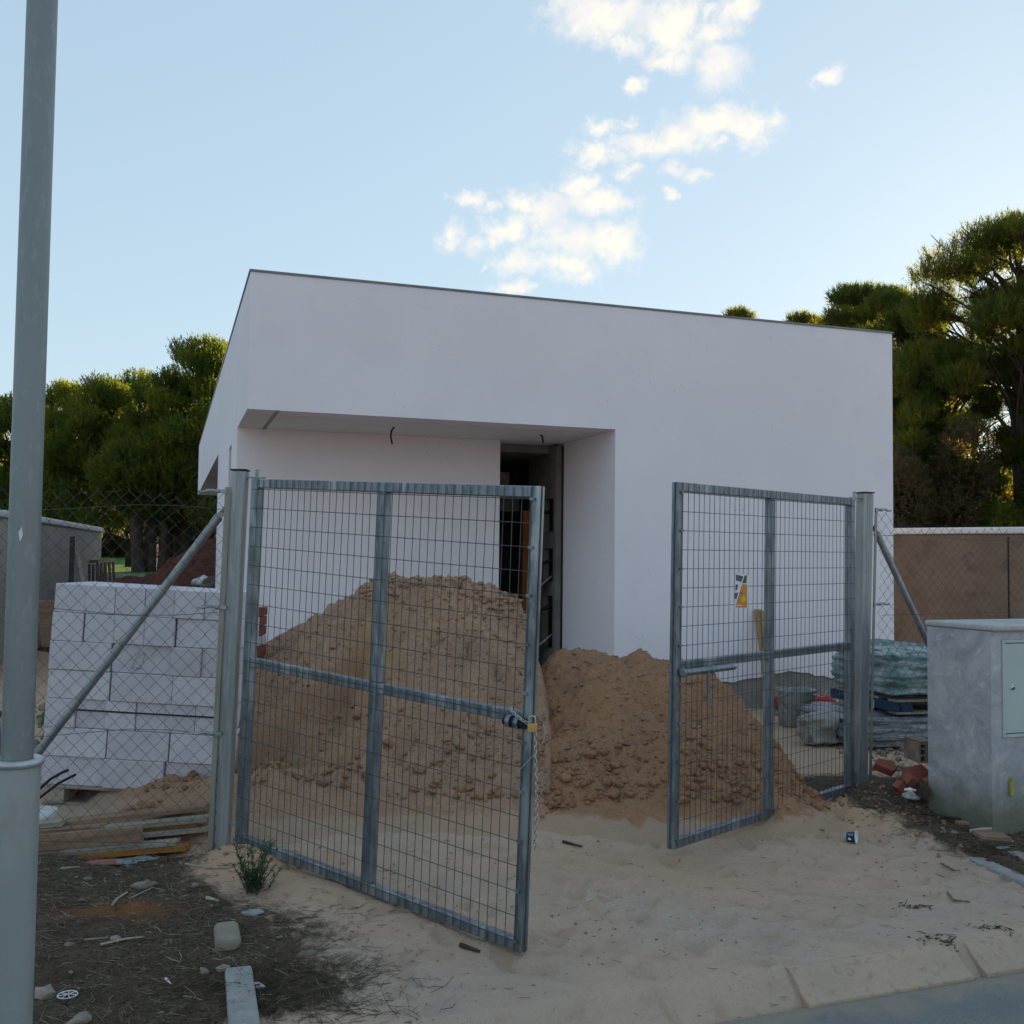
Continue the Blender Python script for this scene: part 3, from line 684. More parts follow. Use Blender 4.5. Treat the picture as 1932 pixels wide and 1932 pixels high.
scatter(2600, slope, HZ, (.005, .022), 'soil_clods', M_heap, 'crumbs of sand lying on the slopes of both heaps', 6, 1)
def crest(r):
    return r.uniform(-1.2, .25), r.normal(8.1, .15)
scatter(260, crest, HZ, (.012, .04), 'soil_clods', M_heap, 'crumbly crust of sand along the top of the tall heap', 7, 2)
def berm(r):
    if r.random() < .65: return r.normal(2.42, .3), r.normal(6.6, .35)
    if r.random() < .5: return r.normal(-1.4, .25), r.normal(5.45, .15)
    return r.normal(-1.85, .13), r.normal(6.55, .09)
scatter(520, berm, HZ, (.005, .02), 'soil_clods', M_heap, 'small sand crumbs around the feet of the gate posts', 8, 1)

# ------------------------------------------------------------------ lamp post in the foreground
pc = P(32, 1437, 3.2); px_, py_ = pc[0], pc[1]
lp = thing('lamp_post', (px_, py_, G(px_, py_)), 'tall galvanised lamp post with thicker lower tube beside the soil bed', 'lamp post')
zr = pc[2]
m_ = MB(); m_.lathe([(.068, G(px_, py_) - .3), (.068, zr - .02), (.060, zr + .005)], (px_, py_, 0), n=40); m_.build('lower_tube', mat('lower_tube_steel', (.28, .30, .295), (.34, .355, .345), 4, .6, .35, bump=.2, bscale=140, bdist=.002, stretch=(1, 1, .5), fine=(5, (.25, .245, .21))), lp)
m_ = MB(); m_.lathe([(.047, zr), (.047, zr + .5), (.0445, 6.8), (.0, 6.81)], (px_, py_, 0), n=36); m_.build('upper_tube', M_pole, lp)
m_ = MB(); R_, r_t = .068, .0125
cy = [(R_ + r_t * math.cos(a), r_t * math.sin(a)) for a in np.linspace(-math.pi / 2, math.pi * .75, 9)] + [(.050, .010), (.047, .006)]
m_.lathe([(R_ - .004, -.0125)] + cy, (px_, py_, zr), n=44); m_.build('collar', M_collar, lp)
sp_ = P(57, 1335 * 1.0, 3.15); dirc = norm(np.array([-.02, -1, 0])); s0 = np.array([px_ + .010, py_ - .0475, P(45, 1005, 3.2)[2]])
m_ = MB(); m_.prism([s0 + (-.006, 0, .0), s0 + (.000, 0, -.028), s0 + (.007, .001, -.008), s0 + (.004, 0, .016)], (0, -.0015, 0)); m_.build('paint_chip', M_paper, lp)

# ------------------------------------------------------------------ gate posts
def gate_post(pt, pb, Y, wdt, dpt, ang, label, xdir):
    T, Bt = P(*pt, Y), P(*pb, Y); u = np.array([math.cos(ang), math.sin(ang), 0]); n = np.array([math.sin(ang), -math.cos(ang), 0])
    t = thing('gate_post', (Bt[0], Bt[1], 0), label, 'gate post', 'posts carrying the gate leaves')
    Bt = Bt - norm(T - Bt) * .35
    m_ = MB(); m_.bar(Bt, T, wdt, dpt, n); m_.build('post', M_galv2, t, .006)
    m_ = MB()                                # rolled channel ribs on the face
    for s in (-.5, .5): m_.bar(Bt + u * wdt * .5 * s * .5 - n * 0 + n * dpt * .5, T + u * wdt * .5 * s * .5 + n * dpt * .5 - (0, 0, .004), .006, .004, n)
    m_.build('rib', M_galv2, t)
    m_ = MB(); m_.bar(T + (0, 0, .001), T + (0, 0, .009), wdt + .008, dpt + .008, n); m_.build('cap', M_black, t)
    for zf in (.035, 1.95):
        C_ = T - norm(T - Bt) * zf; hx = xdir * u
        m_ = MB(); m_.bar(C_ + hx * wdt * .5, C_ + hx * (wdt * .5 + .10), .035, .008, (0, 0, 1)); m_.tube([C_ + hx * (wdt * .5 + .055) + (0, 0, -.03), C_ + hx * (wdt * .5 + .055) + (0, 0, .045)], .010, 8)
        m_.build('hinge', M_galv2, t)
    return t, T, Bt
gpl, TL, BL = gate_post((453.5, 889), (418, 1600), 5.72, .080, .09, 0.02, 'left gate post, leaning square steel post next to the stacked white blocks', 1)
gpr, TRp, BRp = gate_post((1632, 931), (1620, 1490), 7.25, .085, .085, .42, 'right gate post, square steel post near the cement kiosk', -1)

# ------------------------------------------------------------------ gate leaves
def leaf(c, label, name='gate_leaf', midu=.5, wh=.06, wf=.042, frame_n=None):
    B0, T0, B1, T1 = c
    def pt(u, v, o=0): return (B0 * (1 - u) + B1 * u) * (1 - v) + (T0 * (1 - u) + T1 * u) * v + n * o
    n = norm(np.cross(B1 - B0, T0 - B0)); n = n if n[1] < 0 else -n
    L, Hh = np.linalg.norm(B1 - B0), np.linalg.norm(T0 - B0)
    t = thing(name, (*((B0 + B1) / 2)[:2], min(B0[2], B1[2])), label, 'gate leaf', 'open mesh gate leaves')
    rw, dp = .05, .048
    def member(nm, p, q, w_, d_=dp):
        m_ = MB(); m_.bar(p, q, w_, d_, n)
        m_.build(nm, M_galv, t, .004)
        return m_
    o = -dp / 2
    member('stile', pt(wh / 2 / L, 0, o), pt(wh / 2 / L, 1, o), wh)
    member('stile', pt(1 - wf / 2 / L, 0, o), pt(1 - wf / 2 / L, 1, o), wf)
    e0, ef = wh / L, 1 - wf / L
    for v in (rw / 2 / Hh, .495, 1 - rw / 2 / Hh): member('rail', pt(e0, v, o), pt(ef, v, o), rw, dp - .004)
    v0, v1, vm, hv = rw / Hh, 1 - rw / Hh, .495, rw / 2 / Hh
    member('mullion', pt(midu, v0, o), pt(midu, vm - hv, o), .058, dp - .006); member('mullion', pt(midu, vm + hv, o), pt(midu, v1, o), .058, dp - .006)
    # groove of the folded profile on the free stile and mullion
    m_ = MB(); m_.bar(pt(1 + .0008, 0, -dp * .52), pt(1 + .0008, 1, -dp * .52), .0035, .007, n); m_.build('groove', M_wire, t)
    m_ = MB(); nv = int(L / .05); nh = int(Hh / .1)
    rr = np.random.default_rng(int(abs(B0[0]) * 1000))
    for i in range(1, nv):
        u = (i + .3) / nv + rr.normal(0, .0006)
        m_.tube([pt(u, .004, .004), pt(u + rr.normal(0, .0008), .3, .0045), pt(u + rr.normal(0, .0008), .7, .004), pt(u, .998, .0035)], .0019, 5, False)
    for j in range(1, nh + 1):
        v = (j - .55) / nh
        m_.tube([pt(.012, v, .008), pt(.5, v + rr.normal(0, .0006), .008), pt(.985, v, .008)], .0019, 5, False)
    m_.build('wire_mesh', M_wire, t, kind='stuff', recalc=False)
    m_ = MB()
    for j in range(1, nh + 1, 2):
        v = (j - .55) / nh; m_.box(pt(ef + .008, v, .007), (pt(1, v) - pt(0, v)) / L * .010, (0, 0, .006), n * .006)
    m_.build('mesh_clip', M_galv, t, kind='stuff')
    return t, pt, n, L, Hh
lfl, ptl, nl_, Ll, Hl = leaf((P(442, 1590, 5.64), P(474, 903, 5.64), P(982, 1800, 4.37), P(1016, 917, 4.37)), 'left gate leaf of wire mesh swung out towards the road, with a chain', midu=.518)
rfl, ptr, nr_, Lr, Hr = leaf((P(1612, 1493, 6.99), P(1614, 940, 6.99), P(1271, 1604, 5.56), P(1281, 909, 5.56)), 'right gate leaf of wire mesh swung out, with a flyer on it', midu=.52)
# bolt receiver on the left leaf, slide bolt on the right leaf
m_ = MB()
for u0 in (.955, .978): m_.lathe([(.022, -.011), (.027, -.011), (.027, .011), (.022, .011), (.022, -.011)], ptl(u0, .486, .02), ptl(1, .486) - ptl(0, .486), n=16)
m_.build('bolt_ring', M_galv, lfl)
m_ = MB(); m_.tube([ptl(.94, .486, .018), ptl(.998, .486, .018)], .021, 12); m_.build('bolt_socket', M_black, lfl)
m_ = MB(); m_.tube([ptr(.75, .478, .035), ptr(.995, .478, .035)], .019, 12); m_.lathe([(.017, 0), (.024, 0), (.024, .018), (.017, .018)], ptr(.995, .478, .035), ptr(0, .478) - ptr(1, .478), n=14); m_.lathe([(.017, 0), (.024, 0), (.024, .018), (.017, .018)], ptr(.865, .478, .035), ptr(0, .478) - ptr(1, .478), n=14); m_.build('slide_bolt', M_galv, rfl)
m_ = MB(); h0 = ptr(.885, .478, .045); m_.tube([h0, h0 + (0, 0, -.06), h0 + (0.004, 0, -.20)], .010, 8); m_.build('bolt_handle', M_galv, rfl)

# chain, padlock, loose tie wire
def link_mesh():
    mb = MB(); c = [(.0058 * math.cos(a), 0, .0058 * math.sin(a) + (.0055 if math.sin(a) > 0 else -.0055)) for a in np.linspace(0, 2 * math.pi, 13)]
    c.append(c[1]); mb.tube(c, .0023, 6, False); return mb
top = ptl(1, .47, .012) + (.02, -.0, 0)
ch = thing('chain', top, 'bright steel chain hanging from the free edge of the left gate leaf', 'chain')
path = [ptl(.952, .515, .012), ptl(.965, .508, .03), ptl(.99, .497, .035), ptl(1.0, .488, .03) + (.015, 0, 0), P(1009, 1372, 4.33), P(1011, 1450, 4.33), P(1012, 1530, 4.33), P(1009, 1606, 4.33)]
pts = []
for a, b in zip(path[:-1], path[1:]):
    k = max(1, int(np.linalg.norm(b - a) / .0008)); pts += [a + (b - a) * i / k for i in range(k)]
pts = np.array(pts); sl = np.concatenate([[0], np.cumsum(np.linalg.norm(np.diff(pts, axis=0), axis=1))])
first = None; nlk = int(sl[-1] / .0185)
for i in range(nlk):
    c = np.array([np.interp((i + .5) * .0185, sl, pts[:, j]) for j in range(3)]); c2 = np.array([np.interp((i + .5) * .0185 + .004, sl, pts[:, j]) for j in range(3)])
    if first is None:
        mb = link_mesh(); o = mb.build('link', M_chrome, ch, recalc=False); first = o; PW0 = PW[ch.name]
        for p in o.data.vertices: p.co = p.co + Vector(PW0)
    else: o = first.copy(); CO.objects.link(o); o.parent = ch
    z = Vector(norm(c2 - c)); x = Vector((0, 1, 0)).cross(z).normalized(); y = z.cross(x)
    Mr = Matrix((x, y, z)).transposed() @ Matrix.Rotation((math.pi / 2 if i % 2 else 0) + .5 + random.uniform(-.2, .2), 3, 'Z')
    o.rotation_euler = Mr.to_euler(); o.location = Vector(c - PW0)
pb_ = P(1004, 1373, 4.315)
pl = thing('padlock', pb_ - (0, 0, .012), 'brass padlock with steel shackle on the chain of the left gate leaf', 'padlock')
m_ = MB(); m_.box(pb_ - (0, 0, .001), (.0195, 0, 0), (0, .008, 0), (0, 0, .0175)); m_.build('body', M_brass, pl, .003)
m_ = MB(); m_.tube([pb_ + (-.013, 0, .016)] + [pb_ + (-.013 * math.cos(a), 0, .036 + .013 * math.sin(a)) for a in np.linspace(0, math.pi, 9)] + [pb_ + (.013, 0, .016)], .0032, 8); m_.build('shackle', M_chrome, pl)
m_ = MB(); m_.tube([P(*q) for q in ((1013, 1347, 4.33), (1024, 1362, 4.34), (1029, 1380, 4.34), (1025, 1400, 4.34), (1014, 1416, 4.33), (1000, 1432, 4.31), (980, 1453, 4.30), (969, 1458, 4.30))], .0011, 5)
tag(m_.build('tie_wire', mat('pale_wire', (.5, .45, .4), None, 5, .5, .3, bump=0), None), 'thin pale wire end curling out beside the padlock', 'wire')

# flyer stuck in the mesh of the right leaf
def rl(px, py, o=.012):                      # a point in the plane of the right leaf
    d = ray(px, py); p0 = ptr(.5, .5, o); k = ((p0 - CAM) @ nr_) / (d @ nr_); return CAM + d * k
fly = thing('flyer', rl(1398, 1146), 'orange advertising flyer with a folded corner on the right gate leaf', 'flyer')
dn = nr_ * .0008
def sheet(nm, poly, m_, o, th=.0008):
    mb = MB(); mb.prism([rl(x, y, o) for x, y in poly], nr_ * th); return mb.build(nm, m_, fly)
def z6(x, y): return ((1800 + x / 9.66) / 1.325, (1400 + y / 9.66) / 1.325)
sheet('sheet', [z6(380, 305), z6(650, 360), z6(690, 370), z6(665, 1165), z6(340, 1150), z6(350, 800)], M_paper, .012)
sheet('orange_panel', [z6(540, 585), z6(655, 590), z6(650, 1150), z6(385, 1145), z6(400, 980)], M_orange, .0135)
sheet('photo_strip', [z6(590, 375), z6(655, 370), z6(630, 560), z6(540, 560)], M_ink, .0135)
sheet('folded_corner', [z6(380, 310), z6(585, 380), z6(375, 1100), z6(345, 1080), z6(350, 700)], M_paper, .0145)
sheet('picture', [z6(385, 345), z6(560, 395), z6(510, 525), z6(385, 490)], M_ink, .0158)
sheet('picture', [z6(378, 590), z6(440, 595), z6(400, 730), z6(370, 730)], M_ink, .0158)
sheet('picture', [z6(355, 790), z6(440, 790), z6(395, 940), z6(350, 940)], M_blueink, .0158)
sheet('yellow_blob', [z6(500, 920), z6(560, 850), z6(630, 920), z6(610, 1000), z6(530, 1020)], M_yellow, .0146)
sheet('print_line', [z6(390, 1085), z6(550, 1082), z6(545, 1100), z6(388, 1102)], M_paper, .0146)
def text(body, nm, m_, parent, origin, xd, yd, size, off):
    cu = bpy.data.curves.new(nm, 'FONT'); cu.body = body; cu.size = size; cu.extrude = .0002; tmp = bpy.data.objects.new(nm, cu); CO.objects.link(tmp)
    dg = bpy.context.evaluated_depsgraph_get(); me = bpy.data.meshes.new_from_object(tmp.evaluated_get(dg)); bpy.data.objects.remove(tmp)
    o = bpy.data.objects.new(nm, me); CO.objects.link(o); me.materials.clear(); me.materials.append(m_)
    x, y = Vector(norm(xd)), Vector(norm(yd)); z = x.cross(y).normalized(); y = z.cross(x)
    Mx = Matrix((x, y, z)).transposed().to_4x4(); Mx.translation = Vector(origin) + z * off
    for v in me.vertices: v.co = Mx @ v.co - Vector(PW[parent.name])
    o.parent = parent; return o
fx_ = rl(*z6(600, 800)) - rl(*z6(470, 800)); fy_ = rl(*z6(470, 700)) - rl(*z6(470, 800))
text('CTRIC', 'lettering', M_ink, fly, rl(*z6(462, 812), .0146), fx_, fy_, .015, .0004)
text('?', 'lettering', M_ink, fly, rl(*z6(498, 925), .0146), fx_, fy_, .022, .0004)
text('A', 'lettering', M_ink, fly, rl(*z6(415, 975), .0146), fx_, fy_, .020, .0004)

# ------------------------------------------------------------------ chain-link fences with their struts
def chainlink(name, p0, u, L, ztop, label, strut, barp, tens, wires, sag=None, barw=.027):
    t = thing(name, (*p0[:2], 0), label, 'fence', 'chain-link fences beside the gate'); n = np.array([u[1], -u[0], 0]); n = n if n[1] < 0 else -n
    pitch = .044; st = .044; m_ = MB(); rr = np.random.default_rng(3)
    for i in range(int(L / pitch)):
        x0 = .03 + (i + .5) * pitch; k = int((ztop + .02) / st) + 1; pts = []
        for j in range(k):
            z = ztop - j * st; a = .022 if (j + i) % 2 else -.022; dx = dz = 0
            if sag: dx, dz = sag(x0, z)
            pts.append(np.array([p0[0], p0[1], 0]) + u * (x0 + a * .985 + dx + rr.normal(0, .0012)) + n * (.002 * (1 if (j + i) % 2 else -1)) + (0, 0, z + dz + rr.normal(0, .001)))
        pts = ([pts[0] + (u * .004 + np.array((0, 0, .012)))] if i % 2 else []) + pts
        m_.tube(pts, .0016, 4, False)
    m_.build('wire_mesh', M_wire, t, kind='stuff', recalc=False)
    for z, dr in wires:
        m_ = MB(); m_.tube([np.array([*p0[:2], z]) + u * x + n * .005 + (0, 0, dr * math.sin(min(x / .9, 1) * 3.14) - .3 * dr * x) for x in np.linspace(.05, L, 12)], .0016, 4, False); m_.build('tension_wire', M_wire, t, recalc=False)
    m_ = MB(); m_.bar(barp[0], barp[1], barw, .005, n); m_.build('tension_bar', M_bar, t)
    for c in tens:
        m_ = MB(); c = np.asarray(c); m_.bar(c - u * .03, c + u * .035, .02, .012, n); m_.lathe([(.012, 0), (.012, .01), (0, .012)], c + u * .02 + n * .006, n, n=8); m_.tube([c + u * .03, c + u * .06 + (0, 0, .006), c + u * .10 + (0, 0, -.004), c + u * .13], .007, 6); m_.tube([c + u * .04 + (0, 0, .010), c + u * .09 + (0, 0, .010)], .003, 5); m_.build('tensioner', M_galv2, t)
    m_ = MB(); a, b = strut; m_.tube([a, b], .0235, 16); m_.build('strut', M_galv2, t)
    m_ = MB(); m_.tube([a + norm(a - b) * .002, a + norm(b - a) * .05], .0255, 16); k_ = norm(a - b); m_.bar(a, a + k_ * .06, .03, .012, n); m_.lathe([(.011, 0), (.011, .012), (0, .013)], a + k_ * .045 + n * .006, n, n=8); m_.build('strut_cap', M_galv2, t)
    return t
b0, b1 = P(429.5, 919, 5.66), P(396, 1610, 5.66)
def sagL(x, z): return (0.0, -.05 * max(0, 1 - abs(x - .25) / .25) * max(0, (z - 1.7) / .3)) if x < .5 else (0, 0)
fl = chainlink('chain_link_fence', (b0[0] + .01, 5.67), np.array([-1, 0, 0.]), 2.6, 1.965, 'left chain-link fence with a slanting tube strut in front of the white blocks',
    (P(413, 975, 5.74), P(-75, 1612, 5.74)), (b0, b1), [P(418, 927, 5.655), P(417, 1146, 5.655), P(407, 1384, 5.655)], [(1.86, .03), (1.30, -.03), (.62, .04), (.04, 0)], sagL)
ur = np.array([math.cos(.50), math.sin(.50), 0]); q0, q1 = P(1653, 958, 7.26), P(1642, 1478, 7.26)
def sagR(x, z): return (.02 * math.sin(z * 9) * max(0, 1 - x / .4), -.09 * sstep(0, .5, x) * sstep(1.4, 1.97, z) + .02 * math.sin(x * 11) * sstep(1.5, 1.97, z))
fr = chainlink('chain_link_fence', (q0[0], 7.27), ur, 3.2, 1.96, 'right chain-link fence with a slanting tube strut reaching the cement kiosk',
    (P(1654, 1006, 7.30), P(1653, 1000, 7.3) + ur * 1.05 + np.array([0, 0, -1.6])), (q0, q1), [P(1657, 962, 7.26), P(1654, 1140, 7.26)], [(1.80, .02), (1.24, 0)], sagR, .022)

# ------------------------------------------------------------------ cement kiosk with a meter door
kb = PZ(1752, 1532, 0.0); sdir = norm(np.array([.36, -.93, 0])); fdir = np.array([.93, .36, 0]); KL = .52
kf = kb + sdir * KL
ki = thing('utility_kiosk', (*kf[:2], 0), 'rough grey cement kiosk with a pale metal meter door', 'kiosk')
KH = 1.6 - (1183 - 1066) / 1932 * 6.6
m_ = MB(); KF = (np.array([*kb[:2], 0]), fdir, sdir, Z1)
ks, kt_ = 22, 40
def kpt(s, t, z):
    p = KF[0] + fdir * s + sdir * t + Z1 * z; return p
# body with an uneven hand-trowelled surface
def patch(mb, f, nu, nv, nrm, amp, seed):
    V = []; 
    for j in range(nv + 1):
        for i in range(nu + 1):
            p = f(i / nu, j / nv); ed = min(i, nu - i, 4) / 4 * min(j, nv - j, 4) / 4
            V.append(p + nrm * amp * (ed if True else 1) * float(fbm(np.array([i * .22 + seed]), np.array([j * .22]), 1.0, 3, seed)[0]))
    mb.add(V, [(j * (nu + 1) + i, j * (nu + 1) + i + 1, (j + 1) * (nu + 1) + i + 1, (j + 1) * (nu + 1) + i) for j in range(nv) for i in range(nu)], True)
KW = 1.35
patch(m_, lambda a, b: kpt(0, KL * a, -.15 + (KH + .15) * b), 16, 34, -fdir, .018, 2)
kd0, kd1, kz0, kz1 = .085, .80, 1.6 - (1392 - 1067) / 1932 * 6.2, 1.6 - (1207 - 1067) / 1932 * 6.2
def fq(s0, s1, z0, z1, t=KL): return [kpt(s0, t, z0), kpt(s1, t, z0), kpt(s1, t, z1), kpt(s0, t, z1)]
patch(m_, lambda a, b: kpt(KW * a, KL, -.15 + (kz0 + .15) * b), 30, 16, sdir, .014, 5)
for q4 in (fq(0, kd0, kz0, KH - .07), fq(kd1, KW, kz0, KH - .07), fq(kd0, kd1, kz1, KH - .07)): m_.add(q4, [(0, 1, 2, 3)])
m_.add([kpt(kd0, KL, kz0), kpt(kd0, KL, kz1), kpt(kd0, KL - .04, kz1), kpt(kd0, KL - .04, kz0)], [(0, 1, 2, 3)])
m_.add([kpt(kd0, KL, kz0), kpt(kd1, KL, kz0), kpt(kd1, KL - .04, kz0), kpt(kd0, KL - .04, kz0)], [(0, 1, 2, 3)])
m_.add(fq(0, KW, -.15, KH, 0), [(0, 1, 2, 3)]); m_.add([kpt(KW, 0, -.15), kpt(KW, KL, -.15), kpt(KW, KL, KH), kpt(KW, 0, KH)], [(0, 1, 2, 3)])
m_.add([kpt(0, 0, KH), kpt(KW, 0, KH), kpt(KW, KL, KH), kpt(0, KL, KH)], [(0, 1, 2, 3)])
m_.add(fq(0, KW, KH - .07, KH - .0), [(0, 1, 2, 3)])
m_.build('body', M_kiosk, ki, recalc=False)
m_ = MB(); m_.abox((-.012, -.015, KH + .002), (KW + .02, KL + .035, KH + .04), KF); m_.build('top_slab', mat('slab_cement', (.48, .465, .45), (.40, .385, .37), 5, .95, bump=.5, bscale=50, fine=(18, (.54, .52, .50))), ki, .014, seg=3)
m_ = MB(); fw = .022
for a in ((kd0, kd0 + fw, kz0, kz1), (kd1 - fw, kd1, kz0, kz1), (kd0 + fw, kd1 - fw, kz0, kz0 + fw), (kd0 + fw, kd1 - fw, kz1 - fw, kz1)): m_.abox((a[0] + .002, KL - .03, a[2] + .002), (a[1] - .002, KL + .008, a[3] - .002), KF)
m_.build('door_frame', M_lid, ki)
m_ = MB(); m_.abox((kd0 + fw + .004, KL - .028, kz0 + fw + .004), (kd1 - fw - .004, KL + .002, kz1 - fw - .004), KF); door = m_.build('door', M_lid, ki)
m_ = MB(); kl = kpt(kd0 + .085, KL + .002, kz0 + .30); m_.lathe([(0, .008), (.013, .008), (.016, .0)], kl, sdir, n=16); m_.build('lock', M_chrome, door); PW[door.name] = PW[ki.name]
m_ = MB(); m_.lathe([(0, .001), (.006, .001), (.006, 0)], kl + sdir * .0085, sdir, n=10); m_.build('keyhole', M_black, door)
m_ = MB()
for r0 in (kz0 + .12, kz1 - .16):
    for k in range(4): m_.abox((kd0 + .20, KL + .003, r0 + k * .016), (kd0 + .36, KL + .007, r0 + k * .016 + .006), KF)
m_.build('vent', M_kerb, door)
m_ = MB(); yp = kpt(.14, KL + .004, .26)
m_.prism([yp + fdir * a + Z1 * b for a, b in ((-.012, -.045), (.010, -.05), (.016, .0), (.006, .06), (-.008, .05))], sdir * .018); m_.build('yellow_mark', mat('yellow_spray', (.46, .40, .04), (.30, .28, .14), 30, .8), ki)

# ------------------------------------------------------------------ aerated concrete blocks on their pallet
SO = P(75, 1479, 6.62); AL = .045
sx = np.array([math.cos(AL), 0, -math.sin(AL)]); sz = np.array([math.sin(AL), 0, math.cos(AL)]); sy = np.array([0, 1, 0.])
hd, rh, gap = .1925, .1835, .0025
rows = [('bottom row', [2.05, 2, 2.0]), ('second row from the bottom', [2.1, 2.05, 1.9]), ('strapped row', [1, 1, 1, 1, 1, 1]), ('middle row', [2.08, 2.05, 1.9]), ('third row from the top', [2.05, 2.0, 1, 1]), ('second row from the top', [1.05, 1, 1.02, 1, 2]), ('top row', [1.05, 1, 1, 1, 1, 1])]
gaps = {0: (.007, .007), 1: (.007, .007), 3: (.011, .0), 4: (.004, 0, 0), 5: (.008, .0, .002, .007)}
ordn = ['leftmost', 'second from the left', 'third from the left', 'fourth from the left', 'fifth from the left', 'rightmost']
bmesh_cache = {}
rr = np.random.default_rng(4)
for r, (rn, ws) in enumerate(rows):
    x = -.012 * 0
    for k, wk in enumerate(ws):
        wd = round(wk * hd - gap, 3)
        if wd not in bmesh_cache:
            mb = MB(); mb.abox((0, 0, 0), (wd, .58, rh - .0025)); o = mb.build('aerated_block', M_aac, None, .004); o.location = (0, 0, 0)
            for v in o.data.vertices: v.co.x += wd / 2; v.co.y += .29
            bmesh_cache[wd] = o.data; new = o
        else:
            new = bpy.data.objects.new('aerated_block', bmesh_cache[wd]); CO.objects.link(new)
            b = new.modifiers.new('bevel', 'BEVEL'); b.width = .004; b.segments = 2; b.limit_method = 'ANGLE'; b.angle_limit = .7
        pos = SO + sx * x + sz * (r * rh) + sy * (rr.uniform(-.016, .016))
        new.location = tuple(pos)
        new.rotation_euler = (0, AL + rr.uniform(-.004, .004), rr.uniform(-.014, .014))
        nm = ordn[k] if k < len(ws) - 1 else 'rightmost'
        size = 'short' if wk < 1.5 else 'long'
        tag(new, f'{size} white concrete block, {nm} in the {rn}', 'concrete block', 'white aerated concrete blocks stacked on the pallet')
        x += wk * hd + (gaps.get(r, ())[k] if k < len(gaps.get(r, ())) else 0)
        if r == 4 and k == 1: scr = new, pos
m_ = MB(); zs_ = 2 * rh + rh * .63
m_.bar(SO + sz * zs_ - sy * .004, SO + sz * zs_ + sx * 1.17 - sy * .004, .010, .003, sy); m_.bar(SO + sz * zs_ - sx * .003, SO + sz * zs_ - sx * .003 + sy * .56, .010, .003, sx)
tag(m_.build('packing_strap', M_black, None), 'thin black packing strap around the strapped row of white blocks', 'strap')
q0_ = scr[1] - sy * .010 - sx * 0
m_ = MB(); base = q0_ + sx * .16 + sz * .03
m_.tube([base + sx * a + sz * b for a, b in ((-.03, .0), (.0, .07), (.02, .11), (.012, .06), (.045, .105), (.052, .10), (.045, .05), (.03, .002), (-.005, -.012), (-.035, .0), (-.01, .006), (.03, .004))], .0012, 4, False)
o = m_.build('pencil_mark', M_cable, None, recalc=False); o.parent = scr[0]; o.location = (scr[0].matrix_basis.inverted() @ o.location) if False else o.location
bpy.context.view_layer.update(); o.matrix_parent_inverse = scr[0].matrix_world.inverted()
pal = thing('pallet', SO - sz * .13, 'dark wooden pallet under the stack of white blocks', 'pallet')
for k in range(3):
    m_ = MB(); c = SO + sx * (.10 + k * .48) - sz * .07 + sy * .3; m_.box(c, sx * .05, sy * .28, sz * .045); m_.build('bearer', M_wood_grey, pal)
for k in range(3):
    m_ = MB(); c = SO + sx * .58 - sz * .012 + sy * (.06 + k * .22); m_.box(c, sx * .58, sy * .05, sz * .010); m_.build('deck_board', M_wood_grey, pal)
m_ = MB(); c = SO + sx * .58 - sz * .127 + sy * .1; m_.box(c, sx * .58, sy * .05, sz * .010); m_.build('base_board', M_wood_grey, pal)

# red bricks with one pale one behind the left gate post
bx = P(472, 1200, 7.75); yb = [1290, 1267, 1240, 1219, 1200, 1182, 1163, 1146]; yb = [1336, 1313] + yb
for k in range(len(yb) - 1):
    z0, z1 = P(472, yb[k], 7.75)[2], P(472, yb[k + 1], 7.75)[2]; pale = yb[k] == 1219
    m_ = MB(); dx = rr.uniform(-.006, .006); m_.abox((bx[0] - .078 + dx, 7.70, z0 + .003), (bx[0] + .075 + dx, 7.95, z1 - .003)); o = m_.build('stacked_brick', M_brick_w if pale else M_brick, None, .005)
    tag(o, 'pale brick in the column of red bricks behind the left gate post' if pale else f'red brick in the column behind the left gate post, {["lowest", "second from the ground", "third from the ground", "fourth from the ground", "just under the pale one", "", "just above the pale one", "third from the top", "second from the top", "topmost"][k + (0 if k < 5 else 0)]}', 'brick', 'bricks stacked in a column behind the left gate post')

# ------------------------------------------------------------------ planks along the left fence
def plank(p, q, w_, h_, m_, label, Y=5.95, Y2=None, tilt=0):
    a, b = P(*p, Y), P(*q, Y2 or Y); L = np.linalg.norm(b - a)
    mb = MB(); mb.abox((-L / 2, -w_ / 2, -h_ / 2), (L / 2, w_ / 2, h_ / 2)); o = mb.build('plank', m_, None, .003)
    for v in o.data.vertices: v.co.z -= h_ / 2
    x = Vector(norm(b - a)); y = Vector((0, 0, 1)).cross(x).normalized(); z = x.cross(y); R_ = Matrix((x, y, z)).transposed() @ Matrix.Rotation(tilt, 3, 'X')
    o.rotation_euler = R_.to_euler(); o.location = Vector((a + b) / 2)
    return tag(o, label, 'plank', 'loose planks lying behind the left fence')
plank((35, 1594), (269, 1574), .026, .094, M_wood, 'wide brown plank standing on edge at the front of the pile', 5.80)
plank((71, 1557), (393, 1521), .12, .028, M_wood, 'long brown plank sloping along the top of the pile', 6.12)
plank((30, 1560), (122, 1551), .10, .030, M_wood_grey, 'short pale plank end on the upper left of the pile', 6.06)
plank((20, 1572), (200, 1558), .10, .024, M_wood, 'narrow brown plank under the long sloping one on the left of the pile', 6.02)
plank((195, 1563), (394, 1543), .09, .028, M_wood_grey, 'pale grey plank in the upper right of the pile', 5.98)
plank((262, 1566), (375, 1550), .09, .030, M_wood_or, 'bright orange plank stub between the grey planks', 6.02)
plank((255, 1575), (394, 1562), .09, .026, M_wood_grey, 'grey plank below the orange stub on the right of the pile', 5.96)
plank((270, 1582), (330, 1577), .09, .03, M_wood, 'short dark plank end deep in the right of the pile', 6.05)
plank((117, 1608), (336, 1588), .10, .022, M_wood_grey, 'thin pale plank under the wide brown one', 5.86)
